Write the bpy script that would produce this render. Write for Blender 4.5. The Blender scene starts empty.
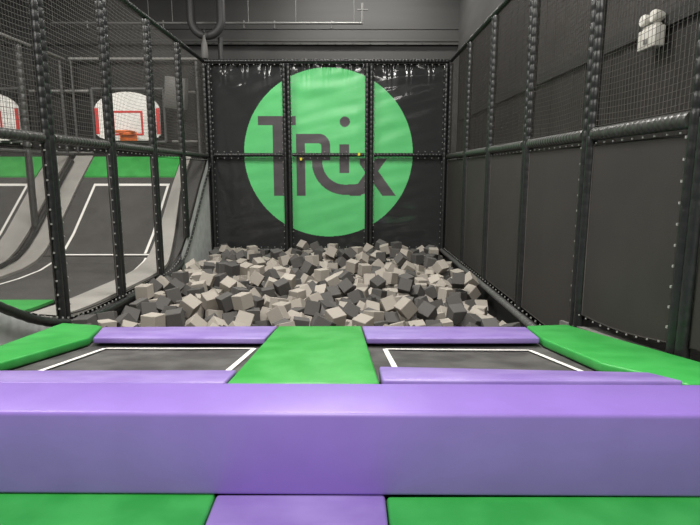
import bpy, bmesh, math, random
from mathutils import Vector, Matrix, Quaternion, noise
random.seed(11)
C = bpy.context.scene.collection
E = 2.0                      # eye height above the pit's lowest floor; heights below are given from the eye and raised by E
PI = math.pi

# ------------------------------------------------------------------ materials
def mat(name, col, rough=.6, metal=0., var=0., vscale=6., bump=0., bscale=30., spec=.5, col2=None, objvar=0., emit=None, stretch=None):
    m = bpy.data.materials.new(name); m.use_nodes = True
    nt = m.node_tree; N = nt.nodes; L = nt.links
    b = N['Principled BSDF']
    b.inputs['Base Color'].default_value = (*col, 1); b.inputs['Roughness'].default_value = rough
    b.inputs['Metallic'].default_value = metal; b.inputs['Specular IOR Level'].default_value = spec
    tc = N.new('ShaderNodeTexCoord'); src = tc.outputs['Object']
    if stretch:
        mp = N.new('ShaderNodeMapping'); mp.inputs['Scale'].default_value = stretch
        L.new(src, mp.inputs['Vector']); src = mp.outputs['Vector']
    last = None
    if var or col2:
        n = N.new('ShaderNodeTexNoise'); n.inputs['Scale'].default_value = vscale; n.inputs['Detail'].default_value = 5
        L.new(src, n.inputs['Vector'])
        r = N.new('ShaderNodeValToRGB'); r.color_ramp.elements[0].position = .38; r.color_ramp.elements[1].position = .64
        c2 = col2 if col2 else tuple(min(1, c * (1 + var)) for c in col)
        r.color_ramp.elements[0].color = (*[c * (1 - var) for c in col], 1); r.color_ramp.elements[1].color = (*c2, 1)
        L.new(n.outputs['Fac'], r.inputs['Fac']); L.new(r.outputs['Color'], b.inputs['Base Color']); last = r.outputs['Color']
    if objvar:
        oi = N.new('ShaderNodeObjectInfo'); hs = N.new('ShaderNodeHueSaturation'); mr = N.new('ShaderNodeMapRange')
        mr.inputs['To Min'].default_value = 1 - objvar; mr.inputs['To Max'].default_value = 1 + objvar
        L.new(oi.outputs['Random'], mr.inputs['Value']); L.new(mr.outputs['Result'], hs.inputs['Value'])
        if last: L.new(last, hs.inputs['Color'])
        else: hs.inputs['Color'].default_value = (*col, 1)
        L.new(hs.outputs['Color'], b.inputs['Base Color'])
    if bump:
        n2 = N.new('ShaderNodeTexNoise'); n2.inputs['Scale'].default_value = bscale; n2.inputs['Detail'].default_value = 4
        L.new(src, n2.inputs['Vector'])
        bp = N.new('ShaderNodeBump'); bp.inputs['Strength'].default_value = bump; bp.inputs['Distance'].default_value = .01
        L.new(n2.outputs['Fac'], bp.inputs['Height']); L.new(bp.outputs['Normal'], b.inputs['Normal'])
    if emit:
        b.inputs['Emission Color'].default_value = (*emit[0], 1); b.inputs['Emission Strength'].default_value = emit[1]
    return m

def mesh_fabric(name, col, cover, rough=.8):
    m = mat(name, col, rough, var=.12, vscale=9)
    nt = m.node_tree; b = nt.nodes['Principled BSDF']; out = nt.nodes['Material Output']
    t = nt.nodes.new('ShaderNodeBsdfTransparent'); mx = nt.nodes.new('ShaderNodeMixShader'); mx.inputs[0].default_value = cover
    nt.links.new(t.outputs[0], mx.inputs[1]); nt.links.new(b.outputs[0], mx.inputs[2]); nt.links.new(mx.outputs[0], out.inputs[0])
    return m

M = {}
M['green'] = mat('green_vinyl', (.030, .340, .055), .42, var=.10, vscale=5, bump=.25, bscale=7, col2=(.045, .375, .072))
M['green_dusty'] = mat('green_vinyl_dusty', (.026, .310, .042), .42, var=.04, vscale=7, bump=.3, bscale=8, col2=(.060, .375, .080), stretch=(1, .6, 1))
M['purple'] = mat('purple_vinyl', (.240, .158, .462), .38, var=.04, vscale=4, bump=.22, bscale=6)
M['purple_dusty'] = mat('purple_vinyl_dusty', (.25, .165, .48), .40, var=.04, vscale=7, bump=.2, bscale=9, col2=(.31, .225, .54), stretch=(.5, 1, 1))
M['bed'] = mat('trampoline_weave', (.052, .049, .047), .75, var=.25, vscale=5, bump=.2, bscale=160, col2=(.088, .085, .082))
M['line'] = mat('white_line', (.80, .78, .74), .6)
M['wall_bed'] = mat('wall_trampoline_weave', (.055, .052, .049), .8, var=.12, vscale=4, bump=.2, bscale=150)
M['grey_pad'] = mat('grey_vinyl', (.34, .325, .30), .5, var=.06, vscale=4, bump=.15, bscale=8)
M['grey_side'] = mat('grey_side_vinyl', (.62, .635, .63), .55, var=.10, vscale=7, bump=.2, bscale=9)
M['sleeve'] = mat('black_foam_sleeve', (.016, .017, .017), .38, var=.2, vscale=18, bump=.2, bscale=50)
M['sleeve_grey'] = mat('dark_grey_foam_sleeve', (.085, .085, .083), .5, var=.15, vscale=14, bump=.2, bscale=40)
M['sleeve_mid'] = mat('charcoal_foam_sleeve', (.048, .048, .045), .34, var=.15, vscale=18, bump=.2, bscale=50)
M['tie'] = mat('pale_plastic_tie', (.33, .33, .31), .4)
M['yellow'] = mat('yellow_plastic', (.75, .62, .03), .5)
M['cord'] = mat('net_cord', (.105, .098, .088), .8)
M['cord_mid'] = mat('net_cord_grey', (.085, .080, .073), .8)
M['cord_far'] = mat('net_cord_black', (.045, .043, .04), .8)
M['screen'] = mat('charcoal_mesh_fabric', (.024, .0207, .0178), .85, var=.10, vscale=3, bump=.25, bscale=220)
M['fine'] = mesh_fabric('fine_mesh', (.15, .14, .13), .16)
M['vinyl'] = mat('black_gloss_vinyl', (.030, .031, .032), .10, bump=.06, bscale=5, spec=.6)
M['logo_green'] = mat('printed_green', (.115, .56, .185), .33, var=.03, vscale=3)
M['logo_grey'] = mat('printed_grey', (.080, .072, .078), .30)
M['foam_light'] = mat('light_grey_foam', (.355, .325, .285), .95, objvar=.10, bump=.3, bscale=60, spec=.1)
M['foam_dark'] = mat('dark_grey_foam', (.098, .094, .090), .95, objvar=.16, bump=.3, bscale=60, spec=.1)
M['floor'] = mat('dark_floor', (.05, .048, .046), .8, var=.15, vscale=3)
M['carpet'] = mat('grey_carpet', (.16, .155, .145), .95, var=.2, vscale=30)
M['pitwall'] = mat('pit_liner', (.022, .022, .022), .8)
M['wall'] = mat('dark_wall_paint', (.048, .045, .041), .75, var=.12, vscale=1.5)
M['wall_rib'] = mat('dark_ribbed_cladding', (.017, .0142, .0125), .65, var=.1, vscale=2)
M['wall_high'] = mat('dark_panel_wall', (.10, .10, .098), .6, var=.08, vscale=1.2, stretch=(.2, 1, 3))
M['ceil'] = mat('black_ceiling', (.05, .05, .05), .8)
M['girder'] = mat('grey_girder', (.11, .11, .105), .5)
M['backdrop'] = mat('black_backdrop', (.013, .012, .011), .85, var=.15, vscale=3)
M['pipe'] = mat('galvanised_pipe', (.30, .30, .29), .45, metal=.3)
M['pipe_dim'] = mat('grey_duct', (.085, .085, .085), .5, metal=.2)
M['frame_tube'] = mat('grey_frame_tube', (.20, .195, .185), .5)
M['board'] = mat('white_board', (.80, .78, .74), .4)
M['red'] = mat('red_paint', (.60, .045, .040), .5)
M['orange'] = mat('orange_paint', (.80, .17, .03), .5)
M['white_plastic'] = mat('white_plastic', (.68, .66, .60), .4)
M['lens'] = mat('frosted_lens', (.85, .83, .76), .25)
M['speaker'] = mat('grey_plastic', (.15, .147, .14), .6)
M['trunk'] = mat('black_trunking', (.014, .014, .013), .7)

# ------------------------------------------------------------------ geometry helpers (rel heights in, world out)
class MB:
    def __init__(s): s.v = []; s.f = []; s.m = []; s.sm = []
    def add(s, vs, fs, mi=0, smooth=False):
        b = len(s.v); s.v += [tuple(v) for v in vs]
        for f in fs: s.f.append(tuple(b + i for i in f)); s.m.append(mi); s.sm.append(smooth)
    def box(s, x0, x1, y0, y1, z0, z1, mi=0):
        s.add([(x, y, z) for x in (x0, x1) for y in (y0, y1) for z in (z0, z1)],
              [(0, 1, 3, 2), (4, 6, 7, 5), (0, 4, 5, 1), (2, 3, 7, 6), (0, 2, 6, 4), (1, 5, 7, 3)], mi)
    def tube(s, pts, r, n=8, mi=0, cap=True, smooth=True, closed=False):
        pts = [Vector(p) for p in pts]; k = len(pts)
        R = r if isinstance(r, (list, tuple)) else [r] * k
        up = None; vs = []
        for i, p in enumerate(pts):
            if closed: d = pts[(i + 1) % k] - pts[i - 1]
            else: d = pts[min(i + 1, k - 1)] - pts[max(i - 1, 0)]
            d.normalize()
            if up is None:
                up = Vector((0, 0, 1)) if abs(d.z) < .9 else Vector((0, 1, 0))
            a = d.cross(up).normalized(); up = a.cross(d).normalized()
            for j in range(n):
                t = 2 * PI * (j + .5) / n
                vs.append(p + (a * math.cos(t) + up * math.sin(t)) * R[i])
        fs = []
        for i in range(k if closed else k - 1):
            i2 = (i + 1) % k
            for j in range(n):
                j2 = (j + 1) % n; fs.append((i * n + j, i * n + j2, i2 * n + j2, i2 * n + j))
        s.add(vs, fs, mi, smooth)
        if cap and not closed:
            s.add(vs[:n], [tuple(range(n))[::-1]], mi); s.add(vs[-n:], [tuple(range(n))], mi)
    def build(s, name, mats, parent=None, loc=None, bevel=0, seg=2, weld=False):
        me = bpy.data.meshes.new(name); me.from_pydata(s.v, [], s.f)
        for m_ in (mats if isinstance(mats, (list, tuple)) else [mats]): me.materials.append(m_)
        for p, mi, sm in zip(me.polygons, s.m, s.sm): p.material_index = mi; p.use_smooth = sm
        bm = bmesh.new(); bm.from_mesh(me)
        if weld: bmesh.ops.remove_doubles(bm, verts=bm.verts, dist=1e-4)
        if bevel:
            bmesh.ops.bevel(bm, geom=[e for e in bm.edges], offset=bevel, segments=seg, profile=.5, affect='EDGES', clamp_overlap=True)
            for f in bm.faces: f.smooth = True
        bmesh.ops.recalc_face_normals(bm, faces=bm.faces)
        bm.to_mesh(me); bm.free()
        o = bpy.data.objects.new(name, me); C.objects.link(o)
        if parent is not None: o.parent = parent
        if loc: o.location = loc
        return o

def empty(name, loc=(0, 0, 0)):
    o = bpy.data.objects.new(name, None); C.objects.link(o); o.location = loc; return o
def tag(o, label, cat, group=None):
    o['label'] = label; o['category'] = cat
    if group: o['group'] = group
    return o
def struct(o): o['kind'] = 'structure'; return o
def thing(name, label, cat, loc=(0, 0, 0), group=None): return tag(empty(name, loc), label, cat, group)

ORD = ['first', 'second', 'third', 'fourth', 'fifth', 'sixth', 'seventh', 'eighth', 'ninth', 'tenth', 'eleventh', 'twelfth', 'thirteenth', 'fourteenth', 'fifteenth',
       'sixteenth', 'seventeenth', 'eighteenth', 'nineteenth', 'twentieth'] + ['%dth' % i if i % 10 not in (1, 2, 3) else '%d%s' % (i, ['st', 'nd', 'rd'][i % 10 - 1]) for i in range(21, 60)]

def lerp_path(P):
    def f(d):
        if d <= P[0][0]: return P[0][1]
        for (a, za), (b, zb) in zip(P, P[1:]):
            if d <= b:
                return za + (zb - za) * (d - a) / (b - a)
        return P[-1][1]
    return f

def sleeve_profile(a, b, r, step=.085, pinch=.80, smooth_below=None):
    """points along a..b and radii of a padded sleeve tied at every step"""
    a = Vector(a); b = Vector(b); ln = (b - a).length; n = max(1, round(ln / step)); pts = []; rad = []
    for i in range(n):
        pz = pinch if smooth_below is None or a.lerp(b, i / n).z > smooth_below else .96
        for t, q in ((0, pz), (.10, .95 if pz < .9 else .985), (.35, 1.0), (.90, 1.0)):
            pts.append(a.lerp(b, (i + t) / n)); rad.append(r * q)
    pts.append(b); rad.append(r * pinch)
    return pts, rad, n

_tb = MB(); _tb.box(-.006, .006, -.006, .006, -.007, .007)
TIE = None
def tie(parent, loc, m='tie', name='zip_tie', scale=1.0):
    global TIE
    if TIE is None:
        TIE = {}
    if m not in TIE:
        o = _tb.build(name, M[m], parent, loc); TIE[m] = o
    else:
        o = TIE[m].copy(); C.objects.link(o); o.parent = parent; o.location = loc; o.name = name
    o.scale = (scale,) * 3
    return o

M['front_wall'] = mat('light_grey_paint', (.45, .45, .45), .7, var=.08, vscale=1)
M['entry_floor'] = mat('grey_hall_floor', (.30, .29, .28), .6, var=.15, vscale=2)
M['purple_beam'] = mat('purple_barrier_vinyl', (.243, .152, .50), .38, var=.04, vscale=4, bump=.22, bscale=6)

CUBES = """
L -1066 5280 706 -433 -87 33 897
L 579 5204 653 -764 345 -245 487
L -1563 5137 691 -589 -629 475 -177
D 1106 5287 569 39 -687 -212 694 33
D -1584 4741 670 -994 -48 66 -77 6
L -1722 4578 682 -568 586 392 -425 5
L -122 4912 626 -342 668 61 659 22
D 795 5237 592 -240 -262 -358 -864
L -1460 5529 648 234 221 -508 -798
L -684 5078 607 -752 291 78 -586 15
D -1271 5450 657 -257 556 188 768
L -2318 5959 652 62 -21 -19 998
D -785 6258 637 337 -353 -747 453
L 140 4864 576 -452 -63 -105 884 24
D -363 5353 600 -220 -665 708 -92
L 439 5634 570 -189 659 456 -568
D -2055 5313 592 -461 821 252 -224
D 16 5407 547 -897 -362 -232 103
L -968 4799 619 -545 -269 -764 -216 12
D 684 6250 651 844 512 26 -157
D 1364 6481 668 360 -542 698 300
L -1446 6332 636 -249 933 -213 -152
D -1592 7240 672 -946 -38 -57 315
D -16 6414 597 853 -240 396 -242
L -1431 4814 577 -275 -306 755 -511 7
L 1560 6617 484 -113 913 223 321
D 378 6676 585 342 110 289 -887
L 1308 7436 667 551 46 679 482
D 1254 5196 493 442 223 31 868 34
D -1971 5901 624 -22 835 -537 120
D -2330 4592 658 -997 -21 40 55 1
D -2004 5686 555 -194 -58 424 -883
L -354 7081 628 -345 -12 10 939
D 101 6142 532 -548 -188 536 -615
L 548 6789 641 911 -37 103 397
D 427 5213 504 628 -443 583 -265 26
D -2106 6609 682 780 -38 10 624
L 1221 6486 496 -294 48 3 955
L 256 5175 552 -339 54 79 936
L 65 7528 671 -968 -82 -72 228
D -219 4584 640 -591 522 202 -581 21
L -1762 6548 660 151 786 188 569
D 826 6344 542 509 636 68 576
L -600 6211 537 632 638 296 325
L 232 7414 638 390 -560 400 612
L -1166 6712 650 -110 667 679 -287
L 1576 6783 606 210 -896 -139 365
D -2319 5013 585 616 -146 44 773
D -2132 4932 565 -787 531 8 315 3
D -2185 5183 564 383 792 -418 226
D -2021 6097 662 -113 936 -36 -333
D -559 7501 641 -99 495 -641 579
D -192 6356 526 -380 696 -62 607
D 1073 8179 665 690 163 -688 152
D -1015 6908 635 302 212 919 -140
L -748 6578 638 -504 501 328 622
D 1127 5473 624 279 549 158 771
D 1393 5066 478 377 573 366 629 36
D -449 4878 560 674 29 83 734 18
D 1037 6603 488 -98 696 -686 189
D 804 7927 689 -475 648 -585 111
L -181 6545 634 -187 761 -605 140
D -1176 5194 512 -333 -717 149 594 10
D -950 6253 552 991 19 -66 114
L -1267 4997 508 370 304 157 864 8
L -1440 7437 638 637 296 706 -89
D -1055 5882 521 848 67 62 523
D -969 5256 553 550 430 540 -470
L -2249 4785 565 -233 224 630 -706 2
D -746 7883 652 348 456 -702 -421
L 248 5598 522 551 821 111 -97
L -1206 6992 686 698 119 699 -97
L -551 5717 527 219 956 -122 151
D 16 8196 732 -691 462 -35 555
D -2296 6199 642 674 -447 20 -587
L -535 7860 695 -428 -17 77 900
D -25 6953 604 780 226 -200 -548
L 218 8267 648 93 -372 359 -851
D -1702 6991 576 228 -114 -48 966
L -1802 6355 602 682 -23 -77 727
D 382 6411 497 317 68 90 942
D 1245 7976 640 -738 68 -78 667
L -262 8317 750 -838 108 528 -86
D -1758 7388 665 -879 39 -38 473
L -384 5905 546 61 -499 -376 -779
L 890 7801 582 681 -239 -426 545
D -1790 6175 564 -442 -485 570 493
L -710 5566 536 885 -1 -27 466
L -1395 5384 503 83 515 837 -164
L -987 8216 634 -599 -109 758 -236
D 715 6465 664 -440 -50 97 -891
L -828 5407 508 -422 -58 721 547
L -1375 8094 602 796 -477 -199 317
D -1224 5888 629 -371 -205 634 647
L -817 9621 669 838 251 -306 375
D -2192 5516 583 627 -638 -413 170
D -258 5735 504 170 413 -884 -139
L 280 6953 574 -172 -663 -709 165
L -776 5818 532 -347 101 84 929
L 669 4977 491 -519 -536 -504 434 29
D 520 8296 676 654 -13 -52 -755
D -258 6092 508 387 581 699 -151
L -2313 6515 617 916 -144 -371 60
D -1731 8682 621 -827 -248 -402 -305
D -101 8168 594 -31 -865 -264 -426
L -323 6540 504 40 172 878 -444
L 619 8873 716 -426 -422 613 -514
D -1170 8648 660 469 66 -132 871
L 1188 7085 520 -143 507 -134 839
L 971 5201 447 -66 -64 15 996 32
D -2026 7669 607 -167 756 46 631
L -559 7160 519 -610 684 -31 -400
L 1610 6324 361 -283 -655 655 -250
L 1266 6923 494 558 -131 -535 621
L 578 6399 495 389 31 1 921
D 864 9485 683 974 16 -38 221
L -1985 6991 594 16 -742 -58 668
D -818 5079 470 221 103 815 526 14
D -2004 6301 573 372 586 93 714
L -1999 4704 560 560 166 115 804 4
D -468 8650 665 765 55 52 639
L -930 6417 620 -76 838 18 540
D -1677 4973 637 640 -63 671 -371
L 955 6987 519 -838 -3 -68 542
D 1028 5965 460 -93 -785 192 582
D 824 5081 467 -587 -358 290 -665 30
L 918 8399 696 908 -28 171 382
L 1376 5586 438 229 -894 -327 -204
D 560 9147 741 -11 539 -811 -227
D -572 4626 598 916 74 -48 391 16
L -539 6387 529 309 -16 473 -825
L 162 6342 521 -596 -81 9 799
D 779 8763 666 753 9 58 656
L -2265 7711 625 20 560 748 356
L 453 8112 566 -198 -902 -53 379
L 1497 5914 408 -530 12 20 847
L -944 6095 463 517 293 135 793
D 1407 6105 419 -8 591 411 693
L 603 7673 575 588 -646 -487 -15
L -980 4545 593 362 -339 -866 69 11
D -1458 8354 646 -969 64 64 229
L 1453 8988 638 709 55 -43 702
D -584 9477 680 -161 -704 -679 -130
D -667 7329 549 236 -756 -549 267
L -965 7336 608 494 32 -44 868
L 484 7270 580 853 448 -266 1
D 299 4987 495 -734 189 -652 -32 25
L -2162 9328 624 57 -307 -885 344
L 1023 5544 471 -180 104 461 863
L -2165 6092 533 -627 33 -47 777
D 1314 6301 468 -387 -652 2 -653
L -537 4385 652 608 71 -713 342 17
L 913 5384 474 -876 50 101 468
L 145 8627 714 -941 7 6 338
D -539 5513 491 858 -47 -37 511
L -1149 6226 520 -444 63 887 108
D 828 5916 479 659 -4 219 719
L -226 7968 559 27 -5 111 993
L 1586 7638 509 -840 -75 -23 537
D -1211 6621 497 -112 773 199 592
D -260 5163 510 -92 463 -577 666 20
L 1039 7905 537 254 263 747 556
L -1675 9284 640 502 -4 -37 864
L -1149 8131 574 467 -815 -200 -280
L -1610 5431 538 387 -919 13 -71
L -476 5089 515 -694 183 -476 509 19
D -930 9528 541 -894 39 -133 425
D -467 6701 504 -66 773 -474 416
L 489 5011 478 -671 -422 -417 -445 27
L 696 7394 551 179 -584 703 363
D -2312 9210 565 140 687 398 -592
D 1386 6537 451 432 34 -57 899
D 234 5972 496 767 602 -204 -87
L -568 5341 485 750 -631 197 -24
L 371 9551 621 449 -745 -354 -344
L 147 5801 459 -497 193 -516 -671
D -1514 9382 566 415 519 421 -617
L -1530 8572 659 109 956 -272 -5
L 1087 7434 488 266 -601 -474 -586
L -2213 8800 560 929 -4 -40 369
L -379 7955 557 -276 961 -18 16
L 1142 6781 477 969 5 80 234
D 1427 9191 643 175 576 -441 666
L -2184 7316 571 -389 -88 33 -916
L -2224 7515 590 734 -271 -258 567
D -1361 5176 495 -866 38 -491 -82
D 1404 4455 622 532 -742 -334 235 38
D -72 8362 683 -237 96 -106 961
L 474 8498 643 480 294 -819 112
D -813 8099 636 94 -787 426 -437
D -30 5989 460 421 62 -481 -767
L -1104 7555 594 296 -50 918 -258
D 849 6114 463 596 645 -438 -190
D -2064 9050 571 866 -222 391 -216
D 303 6212 462 -689 -667 -10 282
L -1437 6931 545 320 511 165 -781
L -267 9262 680 -588 14 9 809
L -1660 8213 567 478 130 69 -866
L 1197 7578 505 -494 -200 671 515
L -881 7570 537 646 489 565 155
D 867 7400 534 -602 -106 -791 13
L 179 6737 497 135 989 -13 -61
D -1986 7392 548 92 205 -928 -297
L 605 5484 487 -977 51 -77 192
D -1377 6749 538 -17 -254 -964 74
D 1367 7455 485 -995 -51 40 76
D -1952 8514 572 194 -255 -57 -945
D -1061 8468 624 -784 480 -362 -156
D 1269 8160 654 841 -8 -31 540
D 219 5367 505 -924 -102 -6 367
L 1385 5302 457 -367 5 0 930
D 1091 8798 640 -909 -70 54 406
L 99 6960 476 -767 -8 343 -541
L 612 5891 538 -969 79 80 222
D -1919 8737 564 -36 876 231 422
L -37 5770 473 203 656 649 -328
L -314 8482 652 634 -541 355 424
D 634 5648 565 -181 721 -64 -666
D -314 6813 515 836 -91 -223 -492
L -1585 6229 525 -994 -56 8 88
L -2318 8454 496 -62 -170 -876 446
D 349 8368 551 -150 38 -40 987
L 673 6250 465 788 158 -428 413
D -328 5523 493 506 -210 -698 461
L -1383 6537 527 325 112 899 272
L 1349 9700 549 -484 -628 -599 110
L -614 5912 511 -532 -619 229 -530
D -121 7621 513 -594 -101 -36 797
L 950 6802 485 -998 18 15 62
D -735 6077 484 197 -126 213 949
D -2281 4417 619 -977 -56 95 181 0
D -712 8890 547 -208 307 -852 -371
D -716 7051 494 -827 20 92 554
L -312 8324 556 -109 -34 -39 993
D -2300 6694 575 427 411 -774 -221
D 413 9110 596 -5 -315 -38 948
L -712 9333 556 571 -47 14 819
L -2118 8620 520 651 -8 603 -462
L -1963 9430 565 589 180 -278 -737
L -1956 6620 548 -616 609 376 329
L -62 6215 439 -488 -348 -580 -552
L -1365 8687 525 -609 44 -87 787
D -797 7745 497 -37 103 882 -458
L -1687 6004 515 529 112 59 839
L 1588 8438 490 -585 -57 -5 809
L 1211 5646 499 757 -406 -392 330
L -935 7138 564 -954 238 -102 -151
L 639 5166 456 -671 -476 -375 -426 28
D 1168 4828 489 842 155 -503 -113 35
D 419 7923 500 -24 721 -684 -105
L -1248 6869 512 388 -37 141 -910
L 950 6360 408 584 751 267 -155
L 0 5217 444 -838 117 -39 532 23
L 182 7406 480 998 43 -3 42
L 530 6786 450 308 -379 -359 795
D 846 4878 473 47 150 241 -958 31
D 393 7663 493 -470 -82 -289 830
L 1574 5265 377 -302 878 -320 -187 37
L -1488 7286 502 749 623 -201 -99
L -2041 7182 570 -813 -248 -522 -64
L -612 6859 450 -625 -104 28 773
L -114 7275 531 506 -563 -610 235
D -994 6630 544 -961 -155 132 -188
L 1231 7281 500 -183 -42 -40 981
L -475 6993 477 -985 -12 -125 118
L -2157 5898 503 812 -69 5 579
L 126 7170 488 -517 441 395 -618
D 1453 8796 557 957 -92 200 190
D -219 5931 445 -188 950 188 -162
L 1048 7709 456 -292 -858 282 -315
D 1393 7062 465 920 151 351 80
D -2006 9229 534 -660 512 -58 -546
L -2063 8054 565 -916 12 -79 393
L -116 6551 456 -354 -28 -63 933
L -410 5257 468 -259 766 402 430
D -1021 5053 520 -344 69 -61 934 13
L 1005 9703 590 -18 -551 49 833
D -1239 5558 484 -18 -704 -705 78
L 1242 7784 514 -723 481 -495 29
L 309 6594 437 -770 80 -473 -422
L -1308 7262 550 -705 144 673 -170
D -1761 8052 563 370 394 505 673
L 496 6570 454 186 -62 -153 969
L 1252 5433 448 -538 -538 644 -82
L -1225 4701 520 383 -731 -564 -17 9
D -1817 5765 523 -594 84 -13 -800
D -491 9250 609 -98 297 -786 -533
L 657 8087 529 -572 -74 -611 543
D -1342 9020 513 -46 -31 -769 636
D -438 7770 522 -32 -641 502 580
L -473 7357 504 787 -243 -284 491
L -331 7621 537 486 -661 -486 300
L -792 6311 470 -160 -9 -70 985
D -1575 5628 523 417 -382 495 660
D 1223 6027 444 -226 -173 -905 316
D 348 8769 562 -7 508 -572 -644
D 1388 7656 495 -321 -18 88 943
D 387 5845 493 -588 -673 -61 445
D -2314 9546 579 245 -8 111 963
D 1560 8039 470 -412 46 674 611
L 1521 5465 401 680 656 283 -164
D 1337 8402 632 -532 87 13 842
L -1510 5835 592 133 -196 863 445
L -1854 5567 495 748 523 -401 76
D -109 5574 469 187 -929 233 218
L 962 7552 477 -543 -19 178 821
L 688 6695 496 -487 12 11 873
L -1050 9783 509 -338 -263 566 -704
D -1581 6419 505 951 -279 133 -15
L 1381 6757 468 985 -102 -35 132
L 763 8362 560 658 -53 -21 751
D -240 7427 494 91 844 371 -376
L -910 8844 557 -162 21 31 986
D -1833 7864 588 247 233 -14 940
D -384 6282 473 -861 175 471 79
D -2287 9755 588 161 404 -804 -404
D -961 8105 481 -236 -680 -24 -694
D -228 7771 500 -939 24 5 342
D 713 5327 410 -840 346 357 218
L 99 5066 474 833 -58 382 397
D -1921 5108 538 359 -30 479 -801
L -1856 7607 520 181 -413 671 -589
D -17 7461 511 -265 132 -64 953
L -1099 9423 501 -478 708 -403 -327
D 1282 9100 519 697 -521 443 -219
D 597 8328 514 -372 -420 504 -657
L -45 7972 487 144 -183 842 486
L 647 7885 542 -723 -630 -167 -229
D 726 8732 515 -840 28 -38 540
D -711 9525 538 76 933 -169 -308
L 634 9053 562 931 -44 -104 346
L 618 8531 509 277 -954 112 28
L -1046 7950 507 -848 124 -364 364
D -924 4909 466 -276 73 260 -922
D -633 9156 528 -281 384 515 713
L -255 8675 623 251 -745 608 110
L 823 8137 647 -531 236 -768 -269
L 1192 7959 463 -392 -630 48 668
L -396 9441 557 -625 440 -489 420
L -1798 9135 578 -889 -157 298 -310
L -535 8966 551 -273 640 -4 718
L -1831 7142 524 -929 369 -5 -11
D -1006 6447 460 58 589 584 555
L -1849 8364 525 110 363 716 586
D -664 6680 432 -939 -301 166 10
L -2189 5304 400 108 741 -548 373
D 1113 6737 296 401 -7 163 901
D 820 5686 441 295 298 873 -248
D -291 8140 531 257 -684 -454 510
L 184 7611 493 -367 -900 231 -48
L 373 4800 480 -413 262 -388 -781
D -82 8571 652 388 -98 -474 784
D -921 9254 487 336 257 8 906
L 622 6944 502 899 143 -198 -363
L 687 9440 601 -479 -4 37 877
D -1859 6833 543 519 -183 77 832
D -1887 4566 555 880 -77 460 93
L -2155 8361 519 -27 879 -130 -458
L -2293 7914 566 -453 -499 739 2
D 802 7983 476 -934 -96 29 342
L -2111 9577 531 -445 -723 0 528
L -832 7935 500 -206 -662 576 434
L -2237 6981 590 378 808 304 334
D -4 6694 496 251 74 5 965
L -1881 6008 482 -17 -786 -137 603
L 1147 6339 326 -241 -209 418 851
D -1545 7099 499 913 349 -207 -31
D 133 7971 566 76 115 -876 -462
L -1380 5686 526 -898 6 -25 440
D 1320 9476 479 -288 337 848 289
L -138 8479 508 10 568 -529 631
D 47 8674 536 -991 69 17 111
D -1492 5018 515 -624 -602 -244 -435
L -2099 6787 543 67 -341 -888 -301
L -1689 5118 520 131 756 504 -396
L 204 9116 582 274 -869 407 -64
L 1165 8347 498 514 5 15 858
L -1054 6820 458 13 39 51 998
L 1252 5827 466 -738 238 -71 -627
L -147 6873 506 -489 -309 -511 -636
L -1131 7012 479 -166 753 131 624
D -1588 6790 528 -50 894 -181 406
L -1648 6611 471 553 11 -7 833
D 766 8919 533 544 -603 -380 443
L 1491 7264 480 320 428 170 828
D -1848 5335 539 607 -714 139 318
L -934 8392 498 -871 -380 -246 -190
D -507 7576 476 -61 483 838 246
D 345 6808 451 -109 -63 -185 -975
L -1807 4743 573 -510 -506 526 455
L -686 9753 510 297 934 200 14
D -1384 8500 497 -331 717 551 271
D -1339 8297 509 -219 451 668 550
L 972 8085 508 -33 -262 -902 -341
D -2312 8308 413 -413 -187 822 344
D 1581 8917 473 -19 943 27 -331
L -381 8595 477 903 -414 -103 -50
L -33 4840 467 249 -562 -732 -294
L 22 9779 513 171 -78 -17 -982
D -1322 9353 518 -366 -594 707 113
D 1160 7594 308 97 696 -677 218
D -1281 6378 503 -270 826 -453 199
D 1562 9374 483 512 156 222 815
L -1129 8319 520 338 -884 317 -66
L 790 7647 475 -224 -705 620 -262
L -1822 7421 501 -815 3 13 580
L 1171 5560 290 -461 -69 74 882
D 2 9103 579 565 -404 -592 408
D -175 9085 571 -550 -548 498 -386
D -651 8324 578 -412 621 541 -390
L -1549 8669 489 -577 -76 4 813
D 1106 6987 345 336 -209 784 477
L -1889 9636 511 167 757 556 -299
L -956 9021 506 -46 468 -417 -778
D -460 8795 501 -634 417 312 -572
L -1996 8231 515 688 -504 -404 330
L -484 8266 487 -202 335 -796 -463
D -2298 6402 422 -522 -311 -791 72
L -2114 6259 382 174 -620 -371 669
L -2050 6083 387 -225 -549 -800 -89
D 598 4808 473 -376 -163 683 -604
D -1138 4897 447 -611 573 85 -539
L 326 9287 535 172 20 38 984
L 1548 9165 468 228 -735 208 604
L -1651 9532 546 -872 -42 -67 483
L -1269 9579 513 -628 -49 72 773
L 486 8919 589 760 377 260 462
D 1230 8168 484 794 26 -75 602
D 808 8190 466 -17 230 -973 4
L 1562 6825 405 -541 663 -495 153
L -433 6081 476 546 -181 -158 802
L -189 5335 481 345 698 626 41
L 25 4559 541 465 760 120 -438
D 502 9304 545 -529 -225 -219 788
L -2212 9435 453 -929 -160 -210 258
D -1545 8045 525 832 386 -99 386
D -563 7917 521 -290 -36 93 -952
L 1397 7916 514 -69 -871 203 -442
D 1511 7817 430 -904 -289 -156 272
L 28 7771 489 -684 471 225 509
D 787 6840 480 -986 76 -14 151
D 1602 6140 236 165 -618 -743 -197
L 160 8854 601 -218 -348 -859 306
D -1740 9341 485 966 39 -49 250
D 1314 8575 474 -434 168 663 -586
D 1004 8478 498 409 -747 -224 474
L -1683 7282 495 -511 475 -271 -663
D 1564 7436 430 30 402 856 325
D 1242 6870 278 -487 -3 91 869
D 1073 5754 420 846 23 -177 502
L -1177 5739 471 894 -230 -375 -88
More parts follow.
